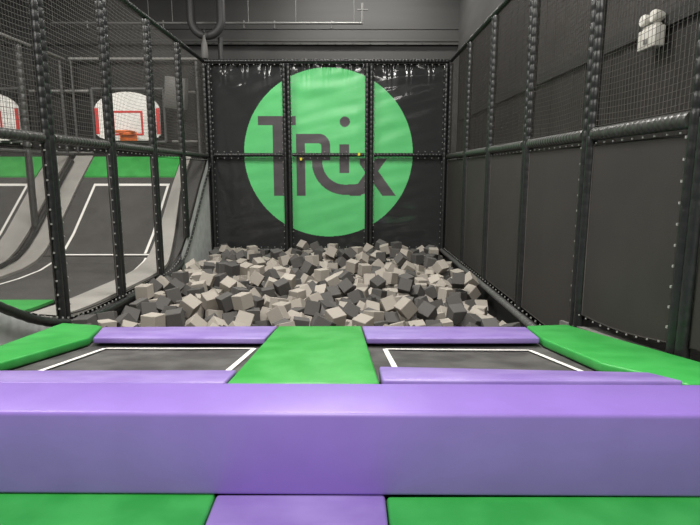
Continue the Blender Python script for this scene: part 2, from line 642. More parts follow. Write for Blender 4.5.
L 1085 9365 525 -715 231 -339 -566
L 1314 8900 508 -468 -195 833 -221
L -649 8108 511 -165 -28 -984 -59
D -1200 7736 479 -109 -989 6 -94
D -1554 7775 553 -485 15 19 -874
D 358 7300 484 450 335 -642 523
L -1661 7505 519 778 -102 -550 286
D 450 6021 460 -370 359 -728 -452
D 1060 6532 308 -224 -783 49 578
L -2315 5652 451 706 -684 161 89
D -1453 9554 429 -222 -268 839 -418
D -1477 8850 506 220 -244 944 31
L 181 8453 534 657 295 693 -43
D -2304 8942 426 -402 -91 -350 841
L 1208 8713 478 -412 91 647 -635
L 954 8305 510 -464 -591 -273 601
D -1364 7909 512 559 -107 818 80
D -629 7751 474 178 -21 33 983
L 455 7006 439 -366 -266 -622 -639
D -1731 6787 390 791 475 364 125
L 1241 6618 301 -440 -194 857 -187
L 395 5447 455 -954 66 128 263
L 548 5749 412 -867 406 -133 -256
L 54 5529 414 868 403 -88 278
D -1620 5279 422 541 -317 52 777
D 1067 5407 318 270 431 718 -475
L 966 5609 322 -494 -816 -153 259
D 631 7743 373 762 74 -371 -526
L 1572 4876 230 363 -75 -30 928
L -2290 5144 414 215 436 -863 -135
L -1779 9102 367 -526 -653 108 -534
D -1359 4172 290 303 16 -45 952
L -1104 4557 456 461 -686 -207 -524
L 1559 6643 275 631 628 -453 -52
L 198 9401 395 57 -480 497 -721
D 926 7110 341 -517 -605 224 -562
L -78 9607 351 -677 327 -637 -172
L -371 8086 339 -441 332 -581 -599
L -13 9444 433 -736 -530 163 -388
L -816 5095 277 711 -26 4 703
D -1992 8310 365 826 -535 113 -135
L -2015 9506 365 -989 -85 92 73
D 379 7451 333 408 216 229 857
L -1699 8512 502 471 98 536 -694
L 1581 5089 223 294 -6 110 949
L 257 4286 520 -380 52 -76 921
L -404 6179 278 -963 18 34 268
D 1284 9590 299 -579 672 316 -336
D 1049 4237 611 309 457 -813 -187
L -1087 6565 325 -485 811 -152 -288
L -1128 6753 307 -20 640 746 -181
L 80 6521 458 -407 236 116 875
D 1541 6465 226 -529 -32 -132 837
D -2121 5511 369 -272 -73 688 669
D 1425 8176 501 582 226 775 -96
D -505 5003 288 -75 472 -878 38
L 1548 8103 280 653 123 -17 747
L -932 5909 353 -197 -841 -286 -415
L 151 6657 312 647 406 -250 -595
L -947 6664 370 -93 -798 -439 402
D -1677 9588 377 154 504 486 697
L 1563 4627 271 802 -334 -54 492
L 653 8360 362 -577 750 320 -55
D -1982 9115 350 -663 747 -23 44
L -2302 7021 385 38 -966 216 -135
D -149 4648 449 -219 53 -736 638
D 789 5155 289 -447 -73 -73 889
D -167 4829 323 -531 383 738 -164
L -1875 8570 378 368 811 -81 -447
L 547 9549 324 -282 -18 30 959
D -1199 7172 344 -407 163 -802 -406
D 1389 6736 281 850 438 221 193
D 815 4326 481 797 241 35 -553
D -2114 7458 442 -59 -589 -567 -573
L -1189 7393 322 -28 -203 537 -818
D 33 9762 338 -948 -105 10 300
L -1631 4188 445 -159 -226 -921 -276
D -819 6505 469 657 40 -3 752
D 803 6539 484 -878 110 107 453
L 838 6494 297 447 137 10 -884
D 735 9421 353 737 -504 419 167
D 47 7576 375 242 795 -436 -345
L -218 6236 320 -496 183 777 -341
L -1403 8344 309 -143 12 68 987
L -959 6878 291 -759 -106 82 637
L 1184 4504 471 -148 479 607 617
L -1300 5730 331 172 -377 -155 897
L -1803 4911 480 722 -171 -239 626
L 434 6317 302 -236 95 -772 583
D -586 8508 510 231 335 -913 -20
L 645 4181 438 -416 490 -199 740
D -1420 8544 316 635 -577 -314 406
D -828 9408 378 163 -876 260 -371
D -669 6466 330 -294 26 835 -465
L -610 4496 307 637 -31 131 759
D -667 7607 314 366 289 141 -873
D -1084 7847 336 -447 750 415 256
L 121 8990 445 499 -426 265 -706
L -1171 6357 309 -352 697 491 387
L 1027 9162 521 -935 80 -36 343
L -258 4818 519 -25 -332 -397 -855
L -487 6377 316 -425 877 221 14
D -733 5238 445 -699 -656 258 121
L -1802 5227 357 -161 -225 -940 202
D 253 8658 353 -294 16 -62 954
D -1676 5015 340 -294 67 91 949
L -538 9774 325 -988 24 -56 142
D 551 8727 572 727 7 65 684
D 298 5952 273 941 -8 -9 337
D -1569 7245 303 80 -23 36 996
D -474 5499 303 910 -337 92 -222
D -715 9217 385 -448 -802 -392 -44
L -1706 5938 307 -330 354 613 -625
D -1434 6932 330 348 735 356 461
D 974 7921 327 -137 266 450 -841
D 1201 4338 319 383 437 712 393
L -1486 4426 508 -165 -788 221 -551
D 533 7103 281 -31 955 294 32
L -2135 4389 409 37 414 521 -745
L 694 6097 289 -241 -732 -282 571
L 1404 4306 276 -67 -823 -554 -107
L 1287 9298 291 -996 5 -20 85
L 856 8031 312 -179 -576 202 -772
L -2189 8791 383 518 -369 741 213
L 1240 4626 284 -632 -716 113 276
D 663 6040 460 -981 26 82 175
L 1327 5923 327 147 129 886 420
L -1738 6453 362 -498 -493 705 105
D -435 6837 353 812 200 -534 -123
L -833 5720 364 624 -668 341 220
L -536 4829 296 -289 104 84 -948
D -430 7890 333 -199 932 290 86
L 421 4346 429 569 -17 25 822
L -2127 6956 432 354 -848 118 376
D 1448 6272 262 297 52 775 -556
D 24 9186 393 -548 109 771 306
L -813 5504 341 -89 280 386 -874
L -1400 5551 346 -838 -291 -435 -155
L -1579 7824 334 -763 -535 344 117
D 432 5092 299 30 963 -210 -164
L -852 9727 496 503 -382 -575 520
L -1504 5783 378 -338 22 -915 220
L 1346 5417 297 -406 787 465 3
D -97 7738 329 -136 246 694 663
L -2304 7736 425 945 -80 299 -108
L -489 8963 353 -324 -1 -14 946
L -2296 4739 384 167 785 276 -529
L 1599 9058 306 -748 -108 -654 -42
L -2303 7537 411 261 -933 -83 -235
L 665 5613 337 467 291 -800 -239
L 477 7462 486 -186 898 151 -368
L -168 8858 548 -610 -254 -417 -624
L -1874 5074 355 195 -194 102 956
L 226 4651 279 -640 -227 685 -265
L 480 9710 538 996 14 -5 88
L -1797 7464 334 -517 22 -108 849
L -1076 7047 297 891 13 108 440
L -1925 4756 373 -105 -120 -847 507
L 614 7531 427 -62 -703 -555 -440
D -2047 7281 392 579 234 -458 632
L -2138 7901 426 404 -321 -805 291
L 1592 7702 283 863 473 -88 153
L -1530 8866 321 -644 21 -73 761
L 329 9568 411 474 511 112 709
D -576 9577 393 604 -771 177 96
L -1919 6215 375 -342 -770 95 531
L -112 5029 476 260 540 280 750
L -48 7113 482 -792 5 -95 603
L 540 5246 320 478 215 -779 -344
D -1487 9029 353 379 47 916 121
L -1943 5429 338 285 -49 5 957
L -319 7720 308 -116 -76 -67 -988
L 1460 5769 229 -880 -40 50 470
D 1438 7171 292 -46 -129 952 274
L 939 5015 314 165 -407 -6 899
D -898 4672 283 -904 19 67 421
L -1464 7995 364 -607 -242 417 632
D 1551 9793 537 996 4 45 83
L 165 7442 299 683 -276 670 93
L 780 8209 304 993 -2 51 106
L 345 4494 329 722 -104 -182 -659
D -1415 4506 319 -102 -335 572 742
D -1063 9033 335 -831 -106 15 546
L -1384 9777 313 50 -140 648 -747
L -298 7177 461 -211 -731 -37 648
D 524 4162 294 32 103 -631 -769
D -1841 7263 337 -183 617 255 722
D -1922 4406 383 330 896 258 145
L 833 9113 545 -71 106 -982 -142
L -1797 4323 535 -78 421 796 -427
L 472 9157 396 -502 760 99 401
L -71 8995 404 -952 119 -282 -6
L 855 9520 489 778 290 27 -557
L -873 7540 299 887 -125 -31 443
D -559 8072 337 151 -165 -112 -968
D 1393 4953 297 -805 -483 179 -292
L -2041 4559 375 956 -88 -171 222
D 1324 7766 323 430 770 408 -237
L 304 7133 487 88 27 -31 995
D 349 5294 302 84 -754 -629 166
D -190 9755 362 769 -368 521 46
D -993 4156 298 -365 -510 -555 546
L 1031 9023 370 829 107 472 -281
L -642 6853 278 -32 937 347 3
D 626 5035 293 -55 -945 -281 158
D -1374 4183 502 571 -102 -563 -588
L -844 7320 439 -832 -98 7 546
L 534 4482 315 908 -202 -129 -345
D -1607 6940 392 427 829 4 -362
L 1011 7441 296 -117 92 -38 988
L -538 8636 351 130 -14 -91 987
L -1263 7451 526 930 11 327 -166
D 1404 8361 442 -607 57 66 790
D 226 9752 364 -892 -395 183 121
L 292 4848 319 323 374 748 -443
D -1728 4693 398 91 458 522 -714
D -341 8257 332 9 22 -62 998
D -498 7242 328 65 698 -665 256
L 698 6776 306 -360 -672 588 271
D -901 9774 305 -959 -4 -23 284
L -668 7152 322 294 -179 846 -408
L -590 4175 456 455 -85 36 886
L 1585 7285 270 107 258 -882 379
D 730 7150 278 328 -31 7 944
L 1580 4189 297 -820 -273 -212 456
L -998 4708 445 763 15 77 642
L 1233 4849 290 294 -27 681 -670
D 855 8973 326 -304 -39 -53 950
D -1851 5844 360 628 394 -668 64
D -2123 6495 518 -120 22 -19 992
L 1230 5052 326 170 866 -149 -447
L -1028 7464 441 460 36 887 -25
L 292 8282 362 -726 -290 -349 -516
D 917 4845 302 -647 -573 -221 -452
L -458 4431 481 999 3 -38 19
L 1199 8230 312 -571 -157 108 798
D -213 4413 501 223 -400 871 177
D -1709 8949 368 49 471 -583 -660
L -1356 7359 337 -638 -449 77 -621
L -1729 4319 339 542 -723 -99 416
D 975 8830 415 342 780 -419 314
D -1819 4532 350 852 161 278 -414
D 1028 4231 294 -684 136 106 709
D 1299 8642 299 586 -680 -348 271
L -1219 6937 305 411 481 238 -737
D 131 9575 361 417 175 -640 -621
D 176 9670 538 -267 -57 -79 959
L -30 6978 361 -876 385 172 235
L 204 4687 481 -201 -178 -108 -957
L -1005 8652 326 975 67 31 211
L 849 9311 492 83 728 265 627
D 813 4705 387 206 896 -176 351
L 54 8524 387 -278 451 -845 67
D -26 6213 281 -22 -41 25 999
L -1569 4161 637 -990 -100 -32 89
L -750 7369 304 -85 977 137 139
D 657 6974 326 -336 433 -835 -43
L -534 4331 317 -455 -132 -702 532
L -1274 5218 289 471 50 -36 880
L -796 8876 342 -512 33 -70 855
D -1339 4708 342 583 423 -7 -694
D -1226 5377 458 591 60 44 803
L 808 5477 319 -504 -467 -723 76
L -1263 9059 354 320 518 -623 -491
D -2025 4164 347 373 -598 425 568
L 836 8418 360 -241 370 788 430
D 1317 4692 437 821 235 -387 348
L -1725 8355 356 -602 739 246 176
D 248 5019 291 -798 19 -103 594
D 1073 6058 281 -207 -45 -46 976
D 338 6755 280 801 37 39 596
L -864 8522 348 273 -448 836 163
L 687 9101 384 -284 -954 -34 -90
L 1567 5578 234 501 777 75 372
L 813 4176 328 -357 429 105 -823
D -235 9125 372 186 -34 -72 979
L 520 9536 486 686 710 -158 -13
L -2298 4940 399 -476 -77 864 -144
D 630 9758 358 -527 -483 124 688
L 304 4184 345 -745 241 283 554
D -455 5725 344 275 -254 291 881
L 1167 9771 328 136 86 -121 980
L -302 8764 412 -494 760 201 371
L -559 6068 311 -265 537 -761 250
D -352 7337 332 496 -378 -685 375
D -816 4491 317 292 815 -40 498
D 293 7628 299 -981 -57 -7 183
D 936 4555 521 -140 -582 7 -801
D -1593 5438 305 9 77 723 687
L 606 8106 341 230 361 -902 -59
D -1585 9408 357 464 878 -110 28
L 143 7744 323 892 82 -317 311
L -1992 5248 408 653 -12 -716 -246
D -1437 6188 291 450 10 38 892
D 871 9224 346 759 -115 239 594
D -1993 9774 367 178 981 -55 -61
L -1702 7619 362 111 -636 -589 487
L -2328 9632 404 -732 35 -74 677
L -891 4389 527 -875 59 209 433
D 1574 8864 280 -936 8 -36 350
L 649 7358 326 747 380 202 -507
L -462 6669 283 -699 -41 59 712
L -1943 7780 442 479 6 -851 216
L -1639 4841 317 -33 -874 476 90
L 708 5826 305 960 79 -173 -206
D 1432 6065 238 -992 92 10 80
L 273 6957 368 -783 -472 -307 264
D 614 8733 344 -268 -36 -86 959
D 1496 9583 299 918 93 -64 381
L -840 6141 332 -360 43 489 793
L 1409 4745 286 -777 -280 330 -457
D -782 6763 308 440 -335 -824 -121
L -878 7134 326 -667 159 462 -563
L 227 8109 352 331 108 19 937
L 301 8960 526 -171 420 -891 22
L 820 9752 475 -728 -34 -570 -379
L 758 4918 273 -304 -646 -304 630
D -1057 9217 362 260 685 628 264
D -1569 9754 333 194 892 -409 -9
D -1712 7105 350 171 -910 169 337
D 70 8159 527 -27 -190 111 -975
D 670 9254 518 -403 36 -22 914
D 1216 8938 304 -264 47 -39 963
L 1373 9757 349 461 -265 -841 95
L 687 7948 296 926 -40 -11 376
D 425 4316 278 -666 721 133 -137
D -1459 4623 517 -744 -429 306 -411
D 938 8911 597 -255 -63 -756 -600
L -1459 7489 454 806 -312 427 -267
D -619 4777 456 73 324 936 121
L 1104 8564 352 -92 722 437 -529
D -528 7741 303 194 261 -732 -599
D -1357 5895 468 -396 -772 418 269
L 832 6928 306 -848 -134 94 -505
D -1110 4336 330 -796 283 -232 -482
L 1373 4481 284 -627 -559 465 -280
L 519 8874 389 -296 -200 -822 442
D 1593 9337 296 -774 -6 68 630
L -2127 4830 361 -824 -59 -24 562
L 853 9590 343 -36 -126 -236 963
D -1371 6374 324 185 496 358 -769
L -1326 7061 448 -450 16 -70 890
D -970 4856 275 12 694 720 -12
L -347 5117 313 767 -255 578 -118
L -182 7341 293 513 390 560 521
L 87 4776 317 -404 -579 -18 708
D 987 4706 479 790 4 -5 613
D -1278 6564 320 -451 -675 485 -325
L -108 5444 314 123 72 -930 -338
L 247 7817 520 822 -17 522 226
L -1497 6737 367 694 525 92 -484
L 1522 5376 215 748 -41 -34 661
L -1002 4507 330 -455 -46 -843 282
L -1662 5818 477 132 577 388 706
D -1224 6190 311 -620 -298 484 -541
D 428 9383 363 -370 -468 -393 700
D 803 7227 472 165 290 -592 -734
D -921 8014 327 -417 373 419 -715
D 1403 5176 288 -910 331 122 218
L 261 6430 313 514 -819 84 -240
L -1712 7727 542 465 -127 -735 477
L 255 7914 361 786 418 -155 -428
L 899 5309 279 -870 15 47 490
L -1057 6076 297 10 56 -124 991
L 1388 7374 293 556 -8 814 -167
L -1012 7278 358 -144 -332 -307 880
D -1238 9450 340 -724 402 -533 176
L -922 4315 341 131 -978 5 -165
L -2320 4312 448 -312 932 71 -173
D -688 7968 386 243 406 777 -414
D -301 8461 384 552 742 382 0
L -12 7362 343 -668 75 -226 -705
L -57 6595 291 288 -60 -115 949
D -373 4637 472 -93 -315 -879 -346
L -511 6528 421 -671 -74 -517 -527
L -258 4170 507 928 -24 -1 372
L -1301 4531 486 -996 -21 -58 70
L -1575 5609 325 -353 138 -695 -611
L -2026 8940 413 29 90 925 -369
L 967 9416 327 575 31 -817 -25
L -1194 6031 493 744 93 590 300
D 1098 5883 272 -334 5 -29 942
L -341 4747 313 532 819 214 -2
D -182 5242 322 625 405 518 421
D -1179 8868 352 798 -551 -223 103
D -319 4523 299 168 579 -795 65
L -679 4158 274 579 -2 12 815
L -1238 4319 508 -897 -303 106 -305
L -1217 4545 294 987 -22 103 121
L -698 8458 343 587 704 260 305
L -1807 6071 327 -853 -54 -36 517
L 983 8184 344 -382 -447 -782 -205
L 401 8045 357 -559 -462 -675 132
L -761 9603 333 -79 -103 20 991
L 459 6918 284 -6 755 15 -655
L 39 7923 345 -738 -350 -256 517
D 1247 6160 298 608 -317 -248 684
L -707 7512 464 92 543 -742 384
L -283 5591 330 9 46 186 -981
L -1566 8366 468 -251 135 935 -209
L -1131 8551 495 837 232 370 -329
D -925 7784 315 193 174 53 964
D -622 8248 341 -501 -359 530 -582
D 929 8688 564 -615 123 146 765
D 213 8631 528 -701 468 467 -266
L -813 4751 477 -89 25 -611 -787
L 951 7630 288 255 5 70 965
D 327 6149 288 -269 -200 -706 -623
D 1482 4140 463 16 -123 7 992
L 544 6189 324 -33 -458 -845 -275
D -1787 9757 368 830 -352 415 121
L 986 6207 342 496 179 -840 -127
L 855 7289 312 550 -15 -765 -335
L -332 9301 417 201 855 -478 31
L 1066 4466 281 337 -11 58 940
D -1881 8845 355 -226 -586 -434 646
D -139 8638 404 238 -215 -826 -463
D -1774 7793 320 669 18 33 742
L 458 6519 277 793 -7 -29 608
D -1520 5955 322 623 -14 129 771
D 378 7777 294 -606 31 -7 795
D -2178 8180 398 -417 -824 377 65
D -1294 6741 347 637 -282 365 618
L -99 6389 335 -779 574 112 -225
L -1135 8085 341 359 -827 379 -209
L 120 6844 317 945 211 -180 -172
L -976 5611 304 -753 423 -281 419
D -652 5375 307 -248 -785 -554 -125
D -2140 5696 377 442 531 -262 674
L 262 8460 347 -44 -28 85 995
L -128 9279 526 -435 7 19 900
L -2120 7682 430 3 94 386 918
L -223 5811 314 215 -602 -347 686
D -1333 8154 341 793 391 446 137
L -2221 4148 391 719 -224 242 -611
D 109 5904 323 -684 484 351 418
L -631 5832 338 199 -218 -315 -902
L -604 9396 362 -138 -642 -752 -52
L 1557 4423 254 -267 -448 566 639
L 889 6665 317 421 102 266 -862
D -1549 8693 322 -548 441 431 566
D -1278 7921 335 -31 -841 -452 -296
D -2265 6623 406 424 865 268 -31
D 579 5438 279 754 25 38 655
L -1662 4508 501 -16 397 868 -298
D -866 5314 331 -460 -448 176 746
L -353 4927 371 485 -405 773 -59
L 690 6582 307 -153 324 917 -174
L 1490 8615 485 -259 -113 123 951
D -1916 6439 448 715 366 -20 596
D -151 5040 278 882 27 -27 469
L 93 4173 296 -567 278 609 480
D -978 8859 381 -745 23 -249 -618
L 927 4569 313 166 901 -343 -206
L 923 4182 491 -741 445 488 119
D 1408 9023 328 318 -629 693 -152
D -80 6791 320 197 107 827 -515
D -1020 5530 462 650 -421 248 -583
L -1476 6527 350 307 -913 -55 -261
D 1371 9261 470 359 -25 -34 932
L -1958 6821 358 -59 323 -614 718
L 795 6291 286 375 -504 490 604
D 679 9636 523 -717 -348 -463 388
L -1180 9749 344 -737 -54 501 -450
L -1176 5062 316 -642 -607 236 -404
D -1388 7696 488 885 257 48 -386
D -509 9635 537 145 62 159 975
L 192 5206 358 253 875 -356 209
L -1224 4873 311 507 170 313 785
L -1253 9244 318 696 42 62 714
L 571 5935 309 -84 -177 -963 186
L 480 4891 286 12 -28 78 997
D -149 8107 330 -590 563 -467 341
L -981 8245 360 -239 544 707 383
L -701 9780 323 -579 74 -21 811
L 80 6466 300 -177 -490 851 -69
L -735 4312 279 604 39 -17 796
L -2108 5079 426 -181 -422 839 -292
D -1871 6634 357 -632 -10 -196 750
D -1514 7613 321 386 -645 284 -595
D 1199 9658 482 283 699 -460 -469
D -541 7016 293 -868 132 -60 475
L 213 7257 319 156 768 370 -499
L -119 9276 364 -414 59 17 908
D -2098 6471 355 120 -22 -50 991
L -1509 4289 340 321 522 214 761
L -296 4320 343 -504 -737 -414 176
L -2104 9320 385 138 -952 215 167
L 3 5174 285 570 30 76 818
L 92 9285 536 229 -49 -807 542
L -1248 8437 331 945 105 138 277
L 1214 7417 327 407 -847 253 231
D -1179 4169 404 100 -312 586 742
L -736 7803 306 -28 106 -31 993
D -2327 5814 385 47 -22 99 994
L 1062 4728 307 -500 -410 480 -593
D 904 8645 361 363 446 -95 -813
D -816 4162 441 -358 113 -636 -674
D -1041 9395 355 691 299 432 496
L 320 9058 370 -568 273 674 384
L -854 6387 290 600 85 40 794
D 280 5678 338 -224 345 -8 -912
L -235 7912 350 548 433 716 -3
L -1766 5463 381 -159 -721 624 -256
D -622 5168 317 46 844 -374 381
D -662 4354 469 -263 -930 -213 142
L -461 5282 286 987 73 40 134
D 1374 5599 242 -991 -3 -29 127
L -2306 4542 446 -293 -916 -153 -228
L 520 7595 311 700 -501 486 153
L 1054 7258 326 -37 324 -306 894
L 883 4365 296 557 -828 40 -43
D 83 5352 314 -295 -801 -518 -60
L -305 5397 299 694 447 512 -239
L 1561 4327 437 -373 -761 200 -491
L -1334 6036 300 -440 -14 116 890
L -2313 5464 365 -369 11 23 929
L -1173 9191 511 30 -791 -60 608
D -1565 6328 327 -260 72 656 704
L -1272 7592 331 131 -106 915 367
L -1180 8278 332 288 -19 -640 -712
D -392 9084 532 535 50 703 466
D 486 7289 321 130 244 -157 -948
D -170 7539 333 501 248 792 247
L 810 7781 326 -168 -580 -744 284
L -1094 9596 424 -913 -335 -226 59
D -1819 6929 346 701 252 496 -446
L 167 8816 379 56 -744 -95 659
D -1166 5580 306 -346 56 -668 657
L 1131 8770 328 596 -657 -222 -405
L 153 9467 571 801 -31 107 588
L -793 6972 325 -528 61 -839 -116
D -782 8134 335 -630 83 679 -366
D -102 5647 287 -228 38 70 970
D -803 6860 499 -175 950 -249 76
L 908 5816 318 -775 -507 347 -148
L -2017 4392 552 278 33 957 -77
L -1214 5914 332 497 -352 -209 -765
L 865 6026 280 -855 -57 32 514
D 77 4520 318 396 376 766 338
L 1387 8803 354 837 480 15 263
D -1760 9347 321 0 12 -5 1000
D 1125 8965 515 743 53 -428 511
D 1591 8499 272 -25 -988 149 29
L 437 4677 322 235 -135 -920 284
D 1449 4473 445 267 39 8 963
D -2290 6826 444 -428 -741 -501 -132
L 604 9282 343 -884 45 111 451
L 1215 5236 293 152 -173 -551 802
L -1532 8212 346 385 854 349 9
L -726 8653 409 669 605 -304 305
D 514 7897 313 766 193 543 -286
L 51 4988 303 -634 -598 380 -309
D -1953 5694 345 716 -117 659 199
L -2069 5874 350 -415 27 26 909
L -2183 9112 414 -8 632 550 546
D -51 4650 289 892 -106 -22 438
D -215 9477 387 -825 124 -535 132
D -1400 7139 291 -891 -34 30 452
D -488 9192 405 -874 -349 327 81
L 413 5825 277 -220 -20 -20 975
D -710 4677 304 595 364 293 -654
L -766 4899 320 33 861 -391 -323
L -1836 4190 384 473 -499 -723 -70
L -102 7178 329 -712 37 -197 673
L 610 7136 461 418 -549 614 -384
D -1842 8189 368 456 269 -88 -844
L 1056 8368 305 137 -35 -76 987
L 35 8119 337 -659 143 73 735
L -1548 4666 345 706 161 -481 -495
L 1433 6956 288 -409 833 188 321
L -2037 8719 402 -94 529 -399 743
D 459 8638 407 693 134 422 -569
D -1059 7614 331 -631 -465 151 -603
D -1613 4491 308 792 -56 19 608
D -1393 6197 477 607 -327 -572 -445
D -2175 4617 514 -823 -262 70 499
L 1170 9453 350 93 700 437 -557
D 660 4320 282 -989 -42 -34 138
L 99 8291 335 749 30 -59 660
L -1750 5677 340 -852 484 -83 181
L -1918 9299 370 -31 52 919 390
D 1018 5166 282 172 -50 30 983
L 627 4690 318 554 -314 -726 260
D -1419 9396 316 -997 63 -38 3
L 1464 9212 292 -165 -21 -50 985
D -559 7445 318 -190 25 -304 -933
L -349 7079 309 807 -192 159 535
L 1227 7158 315 329 -406 -271 -809
L 817 7510 334 209 288 506 -786
D 1565 8674 306 -347 125 -666 -649
D 1060 9229 346 308 -633 709 49
L 182 4369 346 418 -619 -368 554
L -1363 8763 344 8 -195 -830 -522
D -126 4472 309 -312 10 948 60
L -1004 6259 356 749 487 443 -78
L -1960 7585 348 -61 -25 68 996
D -480 4650 302 790 116 -597 81
D -298 6432 304 981 122 -132 -68
L -246 6804 303 -726 -197 118 648
D -1984 7065 373 351 -453 -809 -131
L -2056 6642 349 195 9 52 979
D -2141 4225 560 -170 512 42 -841
L -1635 8528 341 -11 924 -7 -382
L -2015 8067 365 -984 89 105 110
L 1422 8493 309 -674 -282 373 -572
D 1153 4159 453 770 125 41 624
L -808 6580 281 302 -47 28 952
D 1581 7483 246 -178 -92 -40 979
D -295 6050 293 178 600 -244 741
L 1048 9590 399 261 510 792 210
L -878 9098 377 463 -27 786 -408
L 982 6837 299 -147 285 778 -541
L 111 7101 303 -700 -489 -506 122
L -2303 5995 409 805 11 225 549
D 1139 7829 308 -365 -153 100 913
D -1666 8088 369 -606 600 -514 -92
D 324 8872 355 -733 -5 36 679
L -656 6260 321 566 -366 173 -718
L -1014 4251 516 -262 383 381 -799
L 1538 4640 460 -260 -610 -745 -70
D 514 6700 293 7 -2 986 -168
L 16 8337 500 -654 715 126 212
L 1507 9569 509 -245 328 -352 842
L -979 5041 311 623 -271 -353 -643
L 1595 7034 379 -148 7 36 988
L -1616 6129 351 920 276 279 -14
L 1404 9439 311 225 312 -788 -481
D 1325 6423 296 13 811 338 477
L -61 5856 313 721 -148 -637 228
D 1348 4311 463 60 -86 102 -989
D -454 4183 305 247 -364 897 43
D -2161 9696 397 -178 529 830 6
D -1247 5401 296 -615 37 -105 781
L -2059 8490 397 -650 506 -150 -547
D -2298 9300 413 -549 569 83 607
L 610 6396 306 331 -573 -638 -393
D 334 7147 301 404 70 -701 -584
L -644 5590 339 -197 336 -418 821
L 1569 5928 206 -691 671 -99 250
D -1141 4738 305 879 95 -430 185
L -1053 8448 327 957 111 -37 265
L -1973 4926 406 635 528 -106 -554
D 425 9757 349 434 701 279 493
D 255 4498 495 117 537 834 47
L 1577 5006 398 364 -261 659 -604
L 450 5612 310 -150 949 -195 -195
L 1142 8043 325 -779 438 -448 -2
L -1484 6019 480 959 -85 -28 268
D -102 6047 289 -989 19 117 92
L 1227 5751 284 -382 -568 503 528
L -810 8247 488 526 1 -27 850
L -1073 5408 304 -276 545 -488 623
L -1124 7265 510 933 -77 -351 27
L 155 6087 335 -126 961 213 -122
D 1029 4382 454 -511 -677 350 397
D -1059 5768 300 664 -434 317 -520
L 470 8244 407 705 587 243 -316
L -2329 7321 390 73 28 288 954
D -1444 4876 375 -397 -912 54 -86
D -2204 7146 428 194 380 -198 882
L -36 4305 292 97 592 797 72
L -1824 9512 342 971 50 -115 202
D -1600 7425 350 745 -276 -16 608
D -825 8330 329 107 633 259 -721
L 1271 4167 307 -430 126 -559 698
L 250 5476 317 272 -866 338 -247
L -152 8314 381 -103 377 -830 -398
L -776 8483 531 136 -573 -804 82
D 152 6271 326 -645 -251 -192 -696
D -12 4386 464 -372 -37 34 927
L -1019 5222 371 6 691 359 627
L -1384 5024 314 -904 -402 55 135
D 264 9218 359 -826 -14 51 561
D -1834 7966 379 -455 -808 202 -315
L -421 9461 356 -523 -96 0 847
L -2296 6199 399 -387 70 765 -510
L -416 5911 331 -592 -598 -232 488
D -2293 8035 392 -751 332 -536 -196
L -454 9780 472 -591 92 -22 802
D -638 4991 441 840 224 51 -491
L 71 5696 289 -692 -211 -612 320
D 1380 8197 297 -174 92 540 -819
L -1003 7737 512 -462 -264 803 -268
L -349 9648 366 -908 147 -185 345
L -215 6999 347 -182 -632 424 622
D -1619 4858 488 -389 575 -476 540
L -936 6996 458 396 -180 334 837
L -1381 7773 313 -198 -687 -365 596
D -1652 7919 459 181 171 -290 -924
D -1955 4187 557 -208 -415 308 830
L -1607 9221 350 654 -217 613 -387
L 1413 7590 323 772 109 -462 422
L -1753 6283 404 -753 -441 -157 463
D 731 8858 356 472 373 -193 775
L 254 8125 511 -90 53 15 994
L 1082 4932 382 207 -405 132 881
D 1358 8002 333 -96 -191 -298 930
L -44 8817 424 -734 394 -122 540
D 1550 8307 311 528 30 700 480
D -1431 5314 323 521 -88 -102 843
D -47 4178 468 126 566 -760 295
D -289 8947 418 -100 -860 106 490
L -751 5989 311 17 841 -489 -232
L -1166 8764 508 -679 486 -375 -402
L 1588 9765 350 -967 201 -84 -133
L -1550 5116 314 927 -112 40 355
L 453 8429 373 527 -296 -787 126
D 964 9763 331 458 -110 647 599
L -1646 6619 312 906 64 -5 419
D 698 8580 357 146 -189 951 195
D -598 8826 353 -217 -43 27 975
L -1205 8646 352 224 516 -765 315
D 1233 9132 365 -47 -536 822 187
L -746 4561 476 -85 -531 825 176
L 1556 7919 272 499 382 -710 318
L -2313 8639 424 494 497 -704 -114
L 740 4504 305 404 552 -262 681
L 1242 8427 321 104 -41 864 -492
L -1735 8708 370 -234 -451 -285 -813
D -952 9588 344 -767 614 -116 -143
D -1316 4375 324 -181 -507 -276 796
L -697 9008 376 -535 718 190 402
L 827 8530 525 641 -542 483 250
L -878 8655 497 -129 185 279 933
L -1420 9207 417 -863 -312 -396 35
L -269 6610 339 -110 -785 -432 -430
L -373 7546 342 -740 -441 -268 432
D -487 8413 371 86 -550 -793 -250
"""

# ------------------------------------------------------------------ camera
cd = bpy.data.cameras.new('camera'); cam = bpy.data.objects.new('camera', cd); C.objects.link(cam)
cd.sensor_width = 36; cd.lens = 535 / 700 * 36; cd.clip_start = .02
cam.location = (0, 0, E); cam.rotation_euler = (math.radians(90 - 9.65), 0, math.radians(-.214))
bpy.context.scene.camera = cam

# ------------------------------------------------------------------ key dimensions
XL, XR, DB = -2.56, 1.825, 10.0          # side nets and the logo wall
Z_TOP, Z_MID, Z_BASE = 1.93, .30, -1.45
POST_R = [8.40, 7.02, 5.55, 4.13, 2.83]
POST_L = [8.45, 7.2, 5.91, 4.68, 3.35]
prof = lerp_path([(2.4, -.10), (3.0, -.47), (3.35, -.70), (3.6, -.86), (3.82, -.98), (4.05, -1.10), (4.3, -1.205), (4.64, -1.31), (5.0, -1.355), (5.4, -1.38), (5.86, -1.39), (7.0, -1.41),
                  (7.5, -1.39), (7.85, -1.33), (8.1, -1.22), (8.45, -.98), (9.3, -.235), (9.9, .235), (10., .30)])
plane = lambda D: -.5385 - .155 * D       # top of the sloping trampoline pads
baseR = lambda D: Z_BASE if D > 4.25 else -1.145 + .125 * (4.17 - D)

